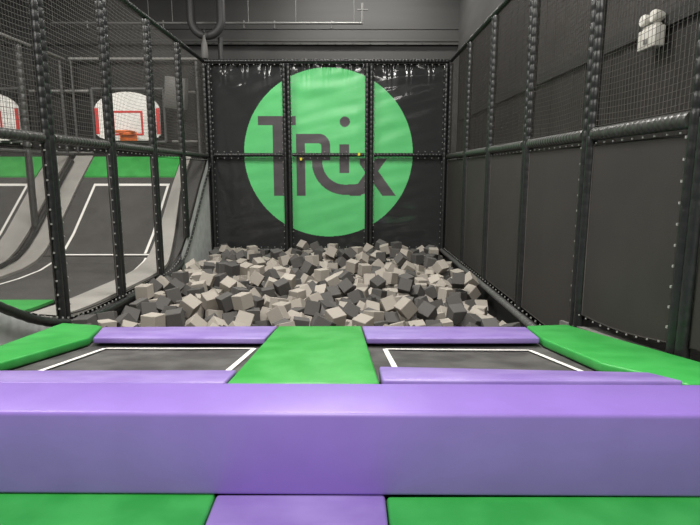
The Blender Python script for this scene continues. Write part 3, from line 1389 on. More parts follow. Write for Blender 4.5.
# ------------------------------------------------------------------ the setting
def sbox(name, m, *b):
    q = MB(); q.box(*b); return struct(q.build(name, M[m]))
sbox('floor', 'floor', -9, 3, -7, 13.4, -.25, -.2)
sbox('ceiling', 'ceil', -9, 3, -7, 13.4, E + 4.6, E + 4.75)
sbox('wall_left', 'wall', -9, -8.8, -7, 13.4, -.2, E + 4.6)
sbox('wall_front', 'front_wall', -8.8, 2.6, -7, -6.8, -.2, E + 4.6)
q = MB()                                   # ribbed right-hand wall
n = 0; pts = []
d = -6.8
while d < 13.2:
    pts += [(2.62, d), (2.62, d + .17), (2.612, d + .19), (2.612, d + .28), (2.62, d + .30)]; d += .32
vs = []; fs = []
for x, dd in pts: vs += [(x, dd, -.2), (x, dd, E + 4.6)]
for i in range(len(pts) - 1): fs.append((2 * i, 2 * i + 1, 2 * i + 3, 2 * i + 2))
q.add(vs, fs); q.box(2.7, 2.8, -7, 13.4, -.2, E + 4.6)
struct(q.build('wall_right', M['wall_rib']))
q = MB()                                   # the rear wall with its horizontal panel joints
q.box(-8.8, 2.6, 13.10, 13.4, -.2, E + 2.88)
q.box(-8.8, 2.6, 13.05, 13.4, E + 3.0, E + 3.22)
q.box(-8.8, 2.6, 13.035, 13.4, E + 3.23, E + 4.6)
q.box(-8.8, 2.6, 13.2, 13.4, E + 2.8, E + 4.6)
struct(q.build('wall_back', M['wall_high']))
q = MB(); q.box(-8.8, 2.6, 12.98, 13.06, E + 2.955, E + 3.0); q.box(-8.8, 2.6, 13.0, 13.14, E + 2.885, E + 2.955); struct(q.build('trim_1', M['girder']))
q = MB()
for k in range(26): q.box(-7.9 + .4 * k, -7.87 + .4 * k, 12.985, 13.0, E + 2.90, E + 2.925)
struct(q.build('trim_2', M['pipe_dim']))

sbox('wall_right_upper', 'wall_high', 2.55, 2.7, -6.8, 13.1, E + 2.74, E + 4.6)
# pit floor and liners, decks under pads and courts
def fl(x, y):
    z = 0.195 + 0.09 * math.exp(-((x + .1) / 1.1) ** 2 - ((y - 9.0) / 1.0) ** 2)
    z -= 0.11 * math.exp(-((x - 1.75) / .35) ** 2 - ((y - 6.0) / 1.8) ** 2)
    return z + 0.09 * math.exp(-((x + 2.4) / .7) ** 2)
q = MB(); N = 24; vs = []; fs = []
for j in range(N + 1):
    for i in range(N + 1):
        x = -2.54 + 4.34 * i / N; y = 3.95 + 6.0 * j / N; vs.append((x, y, fl(x, y) - .012))
for j in range(N):
    for i in range(N):
        a = j * (N + 1) + i; fs.append((a, a + 1, a + N + 2, a + N + 1))
q.add(vs, fs, 0, True); struct(q.build('floor_pit', M['pitwall']))
sbox('wall_pit_right', 'pitwall', 1.81, 1.86, 3.95, 9.96, -.2, E + Z_BASE - .03)
sbox('wall_pit_back', 'pitwall', -2.6, 1.86, 9.97, 10.02, -.2, E + Z_BASE - .03)
def along(name, m, x0, x1, d0, d1, top, bottom, n=1, kind=True):
    q = MB(); vs = []
    for i in range(n + 1):
        d = d0 + (d1 - d0) * i / n
        for x, z in ((x0, top(d)), (x1, top(d)), (x1, bottom), (x0, bottom)): vs.append((x, d, E + z if callable(top) else z))
    fs = [(0, 1, 2, 3), tuple(4 * n + k for k in (3, 2, 1, 0))]
    for i in range(n):
        for k in range(4): fs.append((4 * i + k, 4 * i + 4 + k, 4 * i + 4 + (k + 1) % 4, 4 * i + (k + 1) % 4))
    q.add(vs, fs); o = q.build(name, M[m])
    return struct(o) if kind else o
along('floor_trampoline_deck', 'floor', -2.05, 1.80, 2.09, 3.93, lambda d: plane(d) - .102, -2.2)
along('floor_side_strip', 'carpet', 1.80, 2.58, .4, 4.4, lambda d: plane(min(d, 3.93)) - .10, -2.2)
along('floor_side_gap', 'carpet', -2.55, -2.05, .4, 4.0, lambda d: -1.42, -2.2)
sbox('floor_walkway', 'carpet', -2.05, 1.80, -3, 2.08, -.2, E - 1.235)
sbox('floor_entry', 'entry_floor', -8.8, 2.58, -6.8, -3.0, -.2, E - 1.235)
along('wall_pit_left', 'pitwall', -2.60, -2.55, 3.9, 9.97, lambda d: min(prof(d), -1.2) - .06, -2.2, 30)
along('floor_court', 'floor', -8.7, -2.60, 2.4, 9.98, lambda d: prof(d) - .06, -2.2, 60)
sbox('wall_court_back', 'backdrop', -8.8, -2.56, 10.08, 10.16, -.2, E + 1.97)
sbox('wall_logo_back', 'pitwall', -2.56, 1.84, 10.10, 10.16, -.2, E + 1.94)

# ------------------------------------------------------------------ vinyl mats and pads
def pad(name, label, cat, m, poly, topf, th, bev=.010, group=None, puff=0.0, sub=0):
    """a soft vinyl pad: POLY is its outline in plan, TOPF the height of its top"""
    q = MB(); n = len(poly)
    vs = [(x, d, E + topf(d)) for x, d in poly] + [(x, d, E + topf(d) - th) for x, d in poly]
    fs = [tuple(range(n)), tuple(range(2 * n - 1, n - 1, -1))] + [(i, n + i, n + (i + 1) % n, (i + 1) % n) for i in range(n)]
    q.add(vs, fs); return tag(q.build(name, M[m], bevel=bev, seg=3), label, cat, group)
flat = lambda d: -1.178
pad('floor_mat', 'green vinyl floor mat below the purple beam, on the hoop side', 'mat', 'green', [(-2.04, .3), (-.486, .3), (-.493, 1.83), (-2.04, 1.83)], flat, .06, .014, 'floor mats')
pad('floor_mat', 'purple vinyl floor mat between the two green floor mats', 'mat', 'purple_dusty', [(-.482, .3), (.133, .3), (.137, 1.815), (-.489, 1.815)], flat, .06, .014, 'floor mats')
pad('floor_mat', 'green vinyl floor mat below the purple beam, on the plain netting side', 'mat', 'green', [(.137, .3), (1.79, .3), (1.79, 1.80), (.141, 1.80)], flat, .06, .014, 'floor mats')

# the purple beam
bm_ = MB(); bm_.box(-2.3, 1.765, 0, .285, 0, .324)
beam = bm_.build('padded_barrier', M['purple_beam'], bevel=.016, seg=4)
beam.location = (0, 1.795, E - 1.1775); beam.rotation_euler.z = math.radians(-.75)
tag(beam, 'long purple vinyl padded beam running across in front of the trampolines', 'barrier')

up_ = lambda d: plane(d)
pad('trampoline_pad', 'green vinyl pad between the two trampolines, purple pads on both sides', 'pad', 'green_dusty', [(-.505, 2.105), (.132, 2.105), (.098, 3.86), (-.522, 3.86)], up_, .055, .012, 'green trampoline pads')
pad('trampoline_pad', 'purple pad between foam pit and trampoline, on the hoop side', 'pad', 'purple_dusty', [(-1.64, 3.315), (-.530, 3.285), (-.530, 3.86), (-1.81, 3.82)], up_, .040, .010, 'purple trampoline pads')
pad('trampoline_pad', 'purple pad between foam pit and trampoline, on the plain netting side', 'pad', 'purple_dusty', [(.118, 3.285), (1.225, 3.285), (1.310, 3.80), (.106, 3.86)], up_, .040, .010, 'purple trampoline pads')
low = lambda d: plane(d) + .002
pad('trampoline_pad', 'purple pad along the beam in front of the hoop side trampoline', 'pad', 'purple_dusty', [(-1.742, 2.115), (-.513, 2.115), (-.513, 2.35), (-1.728, 2.35)], low, .06, .010, 'purple trampoline pads')
pad('trampoline_pad', 'purple pad along the beam in front of the plain side trampoline', 'pad', 'purple_dusty', [(.142, 2.11), (1.385, 2.088), (1.33, 2.25), (.145, 2.38)], lambda d: plane(d) + .012, .055, .010, 'purple trampoline pads')
pad('trampoline_pad', 'green pad along the outer edge of the hoop side trampoline', 'pad', 'green', [(-2.05, 2.12), (-1.75, 2.12), (-1.672, 3.33), (-1.84, 3.87), (-1.90, 3.93), (-2.24, 4.06), (-2.04, 2.96)], up_, .055, .012, 'green trampoline pads')
pad('trampoline_pad', 'green pad along the plain charcoal netting beside the trampoline', 'pad', 'green', [(1.40, 2.085), (1.775, 2.085), (1.735, 2.75), (1.665, 3.93), (1.335, 3.86), (1.236, 3.25), (1.245, 2.50), (1.345, 2.262)], up_, .055, .012, 'green trampoline pads')

# the two sloping trampolines
def trampoline(label, x0, x1, corners):
    t = thing('trampoline', label, 'trampoline', (0, 0, 0), 'trampolines in front of the foam pit')
    h = lambda d: E + plane(d) - .060
    q = MB(); N = 16; vs = []; fs = []
    for j in range(N + 1):
        for i in range(N + 1):
            x = x0 + (x1 - x0) * i / N; d = 2.36 + (3.50 - 2.36) * j / N
            vs.append((x, d, h(d) - .012 * math.sin(PI * i / N) * math.sin(PI * j / N)))
    for j in range(N):
        for i in range(N):
            a = j * (N + 1) + i; fs.append((a, a + 1, a + N + 2, a + N + 1))
    q.add(vs, fs, 0, True)
    (ax, ad), (bx, bd), (cx, cd_), (ex, ed) = corners
    w = .030
    def strip(x0, d0, x1, d1):
        v = Vector((x1 - x0, d1 - d0)); p = Vector((-v.y, v.x)).normalized() * w / 2; k = 8; vs = []
        for i in range(k + 1):
            x = x0 + v.x * i / k; d = d0 + v.y * i / k
            for s in (-1, 1): vs.append((x + p.x * s, d + p.y * s, h(d + p.y * s) + .004))
        q.add(vs, [(2 * i, 2 * i + 1, 2 * i + 3, 2 * i + 2) for i in range(k)], 1)
    strip(ax, ad, bx, bd); strip(bx, bd, cx, cd_); strip(ex, ed, ax, ad); strip(ex, ed, cx, cd_)
    q.build('bed', [M['bed'], M['line']], t)
    r = MB(); a = .02
    for x in (x0 + a, x1 - a): r.tube([(x, 2.36, h(2.36) - .03), (x, 3.5, h(3.5) - .03)], .016, 6)
    for d in (2.36, 3.5): r.tube([(x0 + a, d, h(d) - .03), (x1 - a, d, h(d) - .03)], .016, 6)
    r.build('frame', M['sleeve'], t)
trampoline('sloping black trampoline with white outline on the hoop side', -1.74, -.50, [(-1.53, 3.235), (-.59, 3.225), (-.615, 2.42), (-1.57, 2.42)])
trampoline('sloping black trampoline with white outline beside the plain charcoal netting', .10, 1.30, [(.230, 3.20), (1.115, 3.15), (1.19, 2.42), (.250, 2.42)])

# ------------------------------------------------------------------ posts, rails, nets
def post(label, x, d, z0, z1, axis, r=.039, gap=.040, tie_at=(), mid=True, group='padded net posts', m='sleeve', double=True, tie_low=True, tname='net_post', tie_range=None):
    t = thing(tname, label, 'post', (x, d, E + z0), group); h = z1 - z0
    for s in ((-1, 1) if double else (0,)):
        o = (s * gap, 0) if axis == 'x' else (0, s * gap)
        off = .043 if s > 0 else 0
        pts, rad, n = sleeve_profile((o[0], o[1], 0), (o[0], o[1], h), r, max(.085, r * 2.2), .89, Z_MID - z0 - .05)
        if off:   # the two sleeves are tied at staggered heights
            pts = [Vector((p.x, p.y, min(h, max(0, p.z + off)))) if 0 < i < len(pts) - 1 else p for i, p in enumerate(pts)]
        q = MB(); q.tube(pts, rad, 10, smooth=True); q.build('foam_sleeve', M[m], t)
    lo, hi = tie_range if tie_range else (z0 + .06, z1 - .05)
    for (ox, od) in tie_at:
        n = int((hi - lo) / .115)
        for i in range(n):
            z = lo + (hi - lo) * (i + .5) / n - z0
            tie(t, (ox, od, z))
    return t
def rail(label, a, b, r=.036, group='padded net rails', ties=None, m='sleeve', step=.06, n=10, tscale=1.0):
    a = Vector(a) + Vector((0, 0, E)); b = Vector(b) + Vector((0, 0, E)); t = thing('net_rail', label, 'rail', a, group)
    pts, rad, k = sleeve_profile((0, 0, 0), b - a, r, step, .88)
    q = MB(); q.tube(pts, rad, n); q.build('foam_sleeve', M[m], t)
    if ties:
        cnt = max(2, int((b - a).length / .12))
        for o in ties:
            for i in range(cnt): tie(t, Vector((b - a)) * ((i + .5) / cnt) + Vector(o), scale=tscale)
    return t

def net(label, P, u0, u1, z0, z1, group, step=.04, r=.0017, m='cord', sag=.012, seed=0):
    """knotted netting: P(u, z, out) gives a point; cords along u and along z"""
    q = MB(); rnd = random.Random(seed); ph = rnd.uniform(0, 6)
    def pt(u, z):
        a = (u - u0) / (u1 - u0); b = (z - z0) / (z1 - z0)
        s = math.sin(PI * a) * math.sin(PI * b)
        return P(u, z - sag * 1.6 * math.sin(PI * a) * (1 - .3 * b) * (1 if 0 < b < 1 else 0) + .006 * s * math.sin(3 * u + 5 * z + ph), .02 * s * math.sin(2.3 * u + 1.7 * z + ph))
    nu = max(2, round((u1 - u0) / step)); nz = max(2, round((z1 - z0) / step))
    for i in range(nu + 1):
        u = u0 + (u1 - u0) * i / nu; q.tube([pt(u, z0 + (z1 - z0) * k / 6) for k in range(7)], r, 3, cap=False, smooth=False)
    for j in range(nz + 1):
        z = z0 + (z1 - z0) * j / nz; q.tube([pt(u0 + (u1 - u0) * k / 8, z) for k in range(9)], r, 3, cap=False, smooth=False)
    return tag(q.build('safety_netting', M[m]), label, 'netting', group)

def sheet(name, label, cat, P, u0, u1, zb, zt, m, group, nu=12, nz=8, hem=True):
    q = MB(); vs = []; fs = []
    for i in range(nu + 1):
        u = u0 + (u1 - u0) * i / nu; lo = zb(u)
        for j in range(nz + 1): vs.append(P(u, lo + (zt - lo) * j / nz, .006 * math.sin(PI * i / nu) * math.sin(PI * j / nz)))
    for i in range(nu):
        for j in range(nz): a = i * (nz + 1) + j; fs.append((a, a + 1, a + nz + 2, a + nz + 1))
    q.add(vs, fs, 0, True); o = tag(q.build(name, M[m]), label, cat, group)
    if hem:
        e = MB(); ring = [P(u0 + (u1 - u0) * i / nu, zb(u0 + (u1 - u0) * i / nu) + .006, 0) for i in range(nu + 1)] + [P(u1, zt - .008, 0), P(u0, zt - .008, 0)]
        e.tube(ring, .007, 5, closed=True); e.build('hem', M['screen'], o)
    return o

# --- the plain side (right in the photograph)
PR = lambda u, z, o: (XR + o, u, E + z)
DR = [DB] + POST_R
for k, d in enumerate(POST_R):
    z0 = baseR(d) if d > 4.25 else plane(d) - .10
    post('black padded double net post, %s from the logo wall on the plain side' % ORD[k], XR, d, z0, Z_TOP - .04, 'y', tie_at=[(-.016, .092)], tie_range=(baseR(d) + .05, Z_MID - .06))
BAY = ['corner bay beside the logo wall', 'second bay from the logo wall', 'third bay from the logo wall', 'bay below the emergency light\'s far post', 'bay with the emergency light behind it', 'bay nearest the beam']
BAY = ['corner bay beside the logo wall'] + ['%s bay from the logo wall' % ORD[k] for k in range(1, 6)]
for k in range(len(DR)):
    d1 = DR[k] - (.090 if k else .10); d0 = (DR[k + 1] + .090) if k + 1 < len(DR) else 1.3
    rail('thick black padded middle rail on the plain side, %s' % BAY[k], (XR, d0 - .004, Z_MID - .028), (XR, d1 + .004, Z_MID - .028), .048, 'middle rails on the plain side', ties=[(-.016, 0, -.066)], tscale=.7, m='sleeve_mid')
    net('black square-mesh netting above the rail on the plain side, %s' % BAY[k], PR, d0, d1, Z_MID + .03, Z_TOP - .038, 'upper netting on the plain side', seed=k)
    zb = (lambda u: -1.41) if k < 4 else (lambda u: baseR(min(u, 4.2)) + .03 - .035 * math.sin(PI * min(1, max(0, (u - 2.83) / 1.30))))
    if k == 3: zb = lambda u: -1.41
    sheet('mesh_screen', 'charcoal mesh panel below the rail on the plain side, %s' % BAY[k], 'mesh panel', PR, d0, d1, zb, Z_MID - .100, 'screen', 'lower mesh panels on the plain side')
rail('black padded top rail along the plain side netting', (XR, 1.2, Z_TOP), (XR, DB - .1, Z_TOP), .034, 'top net rails')
t = thing('base_rail', 'dark grey padded tube edging the foam pit below the charcoal mesh panels', 'rail', (0, 0, 0), 'foam pit edge rails')
pts, rad, n = sleeve_profile((XR - .082, 3.99, E + Z_BASE + .0), (XR - .082, 9.90, E + Z_BASE + .0), .036, .07, .92)
q = MB(); q.tube(pts, rad, 10); q.build('foam_sleeve', M['sleeve_grey'], t)
for i in range(46): tie(t, (XR - .05, 4.15 + i * .125, E + Z_BASE + .05))
for i in range(10): tie(t, (XR - .022, 2.98 + i * .118, E + baseR(2.98 + i * .118) + .03 - .035 * math.sin(PI * (i + .5) / 10)), scale=.7)

# --- the hoop side (left in the photograph)
PL = lambda u, z, o: (XL + o, u, E + z)
DL = [DB] + POST_L
for k, d in enumerate(POST_L):
    post('black padded double net post, %s from the logo wall on the hoop side' % ORD[k], XL, d, prof(d) - .05, Z_TOP - .04, 'y', tie_at=[(.016, -.092), (.016, .092)], tie_range=(prof(d) + .06, Z_MID - .06))
for k in range(len(DL)):
    d1 = DL[k] - (.090 if k else .10); d0 = (DL[k + 1] + .090) if k + 1 < len(DL) else 2.4
    rail('thick black padded middle rail on the hoop side, %s' % BAY[k], (XL, d0 - .004, Z_MID - .02), (XL, d1 + .004, Z_MID - .02), .043, 'middle rails on the hoop side', ties=[(.016, 0, -.066)], tscale=.8, m='sleeve_mid')
    net('black square-mesh netting above the rail on the hoop side, %s' % BAY[k], PL, d0, d1, Z_MID + .03, Z_TOP - .038, 'upper netting on the hoop side', seed=20 + k, m='cord_mid')
    if k: sheet('mesh_screen', 'see-through fine mesh below the rail on the hoop side, %s' % BAY[k], 'mesh panel', PL, d0, d1, lambda u: min(prof(u) + .03, Z_MID - .11), Z_MID - .100, 'fine', 'lower mesh panels on the hoop side', nu=20)
    else: sheet('mesh_screen', 'see-through fine mesh triangle below the rail on the hoop side, corner bay', 'mesh panel', PL, d0, 9.85, lambda u: prof(u) + .03, Z_MID - .100, 'fine', 'lower mesh panels on the hoop side', nu=20)
rail('black padded top rail along the hoop side netting', (XL, 2.3, Z_TOP), (XL, DB - .1, Z_TOP), .034, 'top net rails')
t = thing('base_rail', 'black padded tube curving up at both ends under the hoop side netting', 'rail', (0, 0, 0), 'foam pit edge rails')
ds = [3.0 + .0575 * i for i in range(120)]
q = MB(); q.tube([(XL + .084, d, E + prof(d) - .03) for d in ds], [(.038 if d < 7.9 else .018) * (.92 if i % 2 else 1) for i, d in enumerate(ds)], 10); q.build('foam_sleeve', M['sleeve'], t)
n = 0; d = 3.4
while d < 9.8 and n < 95:
    tie(t, (XL + .05 if d < 7.9 else XL + .09, d, E + prof(d) + (.02 if d < 7.9 else -.022)), scale=1 if d < 7.9 else 1.5); n += 1
    d += .09 if d < 7.9 else .075
def side_panel(label, d0, d1):
    q = MB(); N = 16; vs = []; fs = []
    for i in range(N + 1):
        d = d0 + (d1 - d0) * i / N
        for z in (min(prof(d) - .02, .22), -2.1): vs.append((XL + .012, d, E + z))
    for i in range(N): fs.append((2 * i, 2 * i + 1, 2 * i + 3, 2 * i + 2))
    q.add(vs, fs); return tag(q.build('vinyl_skirt', M['grey_side']), label, 'panel', 'grey side panels')
side_panel('triangular pale grey vinyl panel under the slanted lacing beside the logo wall', 8.1, 9.90)
side_panel('pale grey vinyl panel under the curved rail beside the green trampoline pad', 2.6, 4.6)

# --- the logo wall
PX = [-2.52, -1.10, .385, 1.80]
nm = ['corner post where the logo wall meets the hoop side netting', 'double net post crossing the letter T of the logo', 'double net post crossing the letter X of the logo', 'corner post where the logo wall meets the plain side netting']
for k, x in enumerate(PX):
    ta = [(s * .085, -.012) for s in (-1, 1) if not (k == 0 and s < 0) and not (k == 3 and s > 0)]
    post('black padded ' + nm[k], x, DB - .05, Z_BASE - .1, Z_TOP - .04, 'x', .036, .040, tie_at=ta, tie_range=(Z_BASE + .06, Z_TOP - .08))
COLN = ['panel by the hoop side', 'middle panel', 'panel by the plain side']
for k in range(3):
    x0 = PX[k] + .084; x1 = PX[k + 1] - .084
    r_ = rail('black padded middle rail across the logo, %s' % COLN[k], (x0, DB - .05, Z_MID), (x1, DB - .05, Z_MID), .034, 'rails across the logo wall', ties=[(0, -.012, .058), (0, -.012, -.058)])
    if k == 1:
        tie(r_, (.16, -.02, -.075), 'yellow', 'yellow_tag', 3.4); tie(r_, (x1 - x0 - .10, -.038, .01), 'yellow', 'yellow_tag', 3.4)
    rail('black padded bottom rail of the logo wall, %s' % COLN[k], (x0, DB - .05, Z_BASE + .0), (x1, DB - .05, Z_BASE + .0), .030, 'rails across the logo wall', ties=[(0, -.012, .055)])
rail('black padded top rail along the logo wall', (PX[0] - .06, DB - .05, Z_TOP), (PX[3] + .0, DB - .05, Z_TOP), .034, 'top net rails', ties=[(0, -.012, -.06)])

def logo(X, z):
    """0 black vinyl, 1 green disc, 2 grey lettering: the lettering's outlines, in units of about 5 mm, on the wall itself"""
    u = ((X / .01832 + 348) - 230) * 3.5; v = ((.317 - z) / .018 + 94) * 3.5
    if (u - 344.75) ** 2 + (v - 329) ** 2 > 296 ** 2: return 0
    if 100 <= u <= 232 and 197 <= v <= 228 or 150 <= u <= 200 and 228 <= v <= 477: return 2                     # T
    if 232 <= u <= 262 and 258 <= v <= 477: return 2                                                              # R, stem
    if 262 <= u <= 350 and 258 <= v <= 352:
        ci = (u > 310 and v < 298) and (u - 310) ** 2 + (v - 298) ** 2 > 40 ** 2
        hole = u < 320 and 292 <= v <= 330 and not ((u > 310 and v < 302) and (u - 310) ** 2 + (v - 302) ** 2 > 100)
        if not ci and not hole: return 2
    rr = math.hypot(u - 402, v - 358)
    if u <= 408 and v > 350 and 79 <= rr <= 116: return 2                                                         # the R's sweeping leg
    if 408 <= u <= 478:
        dv = (u - 402) ** 2 / 900
        if 437 - dv <= v <= 474 - dv * .5: return 2
    if (u - 402) ** 2 + (v - 217) ** 2 <= 18 ** 2 or 383 <= u <= 417 and 295 <= v <= 397: return 2                # i
    if 345 <= v <= 477:
        if 535 - (477 - v) * .72 <= u <= 583 - (477 - v) * .72 and u > 455: return 2                              # x
        if 507 - (v - 350) * .70 <= u <= 547 - (v - 350) * .70: return 2
    return 1
def wr(X, z, top):
    """depth of the sheet's creases"""
    f = .25 + .75 * max(0, min(1, (z - .3) / 1.6)) if top else .35
    n1 = noise.noise(Vector((X * 1.1 + z * .9, z * 5.5 - X * 1.4, 3.1)))
    n2 = noise.noise(Vector((X * 2.2, z * 1.5, 7.7)))
    return f * (.022 * n1 + .016 * n2)
for k in range(3):
    for top in (True, False):
        x0 = PX[k] + .055; x1 = PX[k + 1] - .055
        z0, z1 = (Z_MID + .0, Z_TOP - .02) if top else (Z_BASE, Z_MID - .0)
        z0 += .004; z1 -= .004
        st = .0085; nu = int((x1 - x0) / st); nz = int((z1 - z0) / st); q = MB(); vs = []
        for j in range(nz + 1):
            z = z0 + (z1 - z0) * j / nz
            for i in range(nu + 1):
                x = x0 + (x1 - x0) * i / nu
                ed = min(1, 8 * min(i / nu, 1 - i / nu, j / nz, 1 - j / nz))
                rim = .010 * math.exp(-(z1 - z) / .12) * math.sin(x * 46 + 2 * math.sin(x * 17)) if top else 0
                vs.append((x, DB + .035 + wr(x, z, top) * ed + rim * min(1, (z1 - z) / .02), E + z))
        q.v = vs
        for j in range(nz):
            z = z0 + (z1 - z0) * (j + .5) / nz
            for i in range(nu):
                a = j * (nu + 1) + i; q.f.append((a, a + 1, a + nu + 2, a + nu + 1)); q.sm.append(True); q.m.append(logo(x0 + (x1 - x0) * (i + .5) / nu, z))
        what = {(0, 1): 'with the top of the letter T', (1, 1): 'with the dot of the i', (2, 1): 'with a plain green arc', (0, 0): 'with the foot of the letter T', (1, 0): 'with the curved leg of the R', (2, 0): 'with the leg of the X'}[(k, int(top))]
        tag(q.build('vinyl_banner', [M['vinyl'], M['logo_green'], M['logo_grey']]), 'glossy black logo wall banner, %s row, %s' % ('upper' if top else 'lower', what), 'banner', 'logo wall panels')

# ------------------------------------------------------------------ the court beyond the hoop side netting
def ribbon(q, x0, x1, d0, d1, h, th=0, mi=0, n=30, shift=0):
    """a strip that follows the court's curved profile, H above it"""
    vs = []; k = 4 if th else 2
    for i in range(n + 1):
        d = d0 + (d1 - d0) * i / n; z = E + prof(d) + h; xb = x1(d) if callable(x1) else x1
        vs += [(x0, d, z), (xb, d, z)] + ([(xb, d, z - th), (x0, d, z - th)] if th else [])
    fs = []
    for i in range(n):
        for j in range(k if th else 1): fs.append((k * i + j, k * i + k + j, k * i + k + (j + 1) % k, k * i + (j + 1) % k))
    if th: fs += [(3, 2, 1, 0), tuple(k * n + j for j in range(4))]
    q.add(vs, fs, mi, False)
def bed(label, x0, x1, d0, d1, lines):
    q = MB(); ribbon(q, x0, x1, d0, d1, 0.0, .02)
    for a in lines: ribbon(q, *a, .006, 0, 1)
    return tag(q.build('trampoline_bed', [M['wall_bed'], M['line']]), label, 'trampoline', 'court trampolines beyond the hoop side netting')
w = .04
for s, who, far in ((0, 'under the full hoop', False), (-2.42, 'under the partly hidden hoop', True)):
    bed('steep black wall trampoline with white outline ' + who, -4.61 + s, -3.02 + s, 8.02, 9.47,
        [(-4.37 + s, -4.37 + s + w, 8.06, 9.30), (-3.11 + s, -3.11 + s + w, 8.06, 9.30), (-4.37 + s, -3.07 + s, 9.285, 9.33), (-4.37 + s, -3.02 + s, 8.02, 8.05)])
    bed('flat black court trampoline with white edge line ' + who, -4.61 + s, -3.02 + s, 5.70, 7.99, [(-4.40 + s, -4.40 + s + w, 5.8, 7.9), (-3.055 + s, -3.055 + s + .03, 5.75, 7.95)])
    bed('curved black front ramp trampoline ' + who, -4.61 + s, -3.02 + s, 2.6, 5.14, [])
    for d0, d1, lab in ((9.49, 9.93, 'green pad on top of the wall trampoline '), (5.16, 5.68, 'green cross pad at the near end of the flat trampoline ')):
        q = MB(); ribbon(q, -4.61 + s, -3.03 + s if d0 > 9 else -3.2 + s, d0, d1, .012, .03, n=8); tag(q.build('court_pad', M['green']), lab + who, 'pad', 'green court pads')
q = MB(); ribbon(q, -3.01, lambda d: -2.645 - .21 * max(0, min(1, (d - 7.7) / 1.5)), 2.6, 9.93, .03, .05, n=90); tag(q.build('court_edge_pad', M['grey_pad']), 'long grey edge pad curving along the foot of the hoop side netting', 'pad', 'grey court pads')
q = MB(); ribbon(q, -4.94, -4.63, 2.6, 9.93, .03, .05, n=90); tag(q.build('court_edge_pad', M['grey_pad']), 'long grey pad curving beside the full hoop\'s trampoline, along the court divider net', 'pad', 'grey court pads')
q = MB(); ribbon(q, -5.42, -5.07, 2.6, 9.93, .03, .05, n=90); tag(q.build('court_edge_pad', M['grey_pad']), 'grey pad on the far side of the court divider net', 'pad', 'grey court pads')

# divider net between the two lanes
XD = -5.0; PD = lambda u, z, o: (XD + o, u, E + z)
DD = [DB, 8.55, 7.15]
for k, d in enumerate(DD[1:]):
    post('dark net post of the court divider, %s from the hoops' % ORD[k], XD, d, prof(d) + .03, Z_TOP - .04, 'y', .055, .0, double=False, group='court divider posts', m='sleeve_mid', tname='divider_post')
for k in range(3):
    d1 = DD[k] - .06; d0 = (DD[k + 1] + .06) if k < 2 else 5.2
    nmz = ['bay by the hoops', 'middle bay', 'bay nearest the foam pit front'][k]
    net('dark netting of the court divider, %s' % nmz, PD, d0, d1, Z_MID + .04, Z_TOP - .038, 'court divider netting', step=.055, m='cord_far', seed=50 + k)
    sheet('divider_screen', 'see-through mesh at the foot of the court divider, %s' % nmz, 'mesh panel', PD, d0, min(d1, 9.85), lambda u: prof(u) + .05, Z_MID - .01, 'fine', 'court divider mesh', nu=16)
    rail('middle rail of the court divider, %s' % nmz, (XD, d0, Z_MID + .012), (XD, d1, Z_MID + .012), .022, 'court divider rails', m='sleeve_grey')
rail('grey top rail of the court divider net', (XD, 5.0, Z_TOP + .02), (XD, DB - .1, Z_TOP + .02), .026, 'court divider rails', m='frame_tube')
t = thing('base_rail', 'dark laced tube curving along the foot of the court divider net', 'rail')
q = MB(); q.tube([(XD + .085, 5.0 + .06 * i, E + prof(5.0 + .06 * i) + .072) for i in range(80)], .03, 8); q.build('foam_sleeve', M['sleeve'], t)
for i in range(30): tie(t, (XD + .085, 7.6 + i * .07, E + prof(7.6 + i * .07) + .096))

# frame of the hoop wall: each tube on its own
def bar(label, a, b, r=.028, m='frame_tube'):
    q = MB(); pts, rad, n = sleeve_profile((a[0], a[1], a[2] + E), (b[0], b[1], b[2] + E), r, .085, .86); q.tube(pts, rad, 8)
    return tag(q.build('frame_bar', M[m]), label, 'rail', 'hoop wall frame bars')
DH = 9.98
bar('grey top bar of the hoop wall frame', (-4.95, DH, 1.97), (-2.66, DH, 1.97))
bar('grey horizontal bar of the hoop wall beside the tilted speaker', (-3.20, DH, 1.40), (-2.735, DH, 1.40))
bar('grey horizontal bar between the two backboards', (-5.70, DH, 1.42), (-4.64, DH, 1.42))
bar('short low grey bar beside the full backboard', (-3.20, DH, .54), (-2.735, DH, .54), .022)
bar('dark low bar between the two backboards', (-5.72, DH, .34), (-4.64, DH, .34), .022)
bar('dark upright of the hoop wall next to the logo wall corner', (-2.70, DH, .30), (-2.70, DH, 1.93), .026, 'sleeve_grey')
bar('dark upright of the hoop wall behind the court divider', (-5.09, DH - .06, .35), (-5.09, DH - .06, 1.93), .026, 'sleeve_grey')
bar('thin dark upright between the court divider and the full backboard', (-4.90, DH - .05, .35), (-4.90, DH - .05, 1.93), .018, 'sleeve_grey')

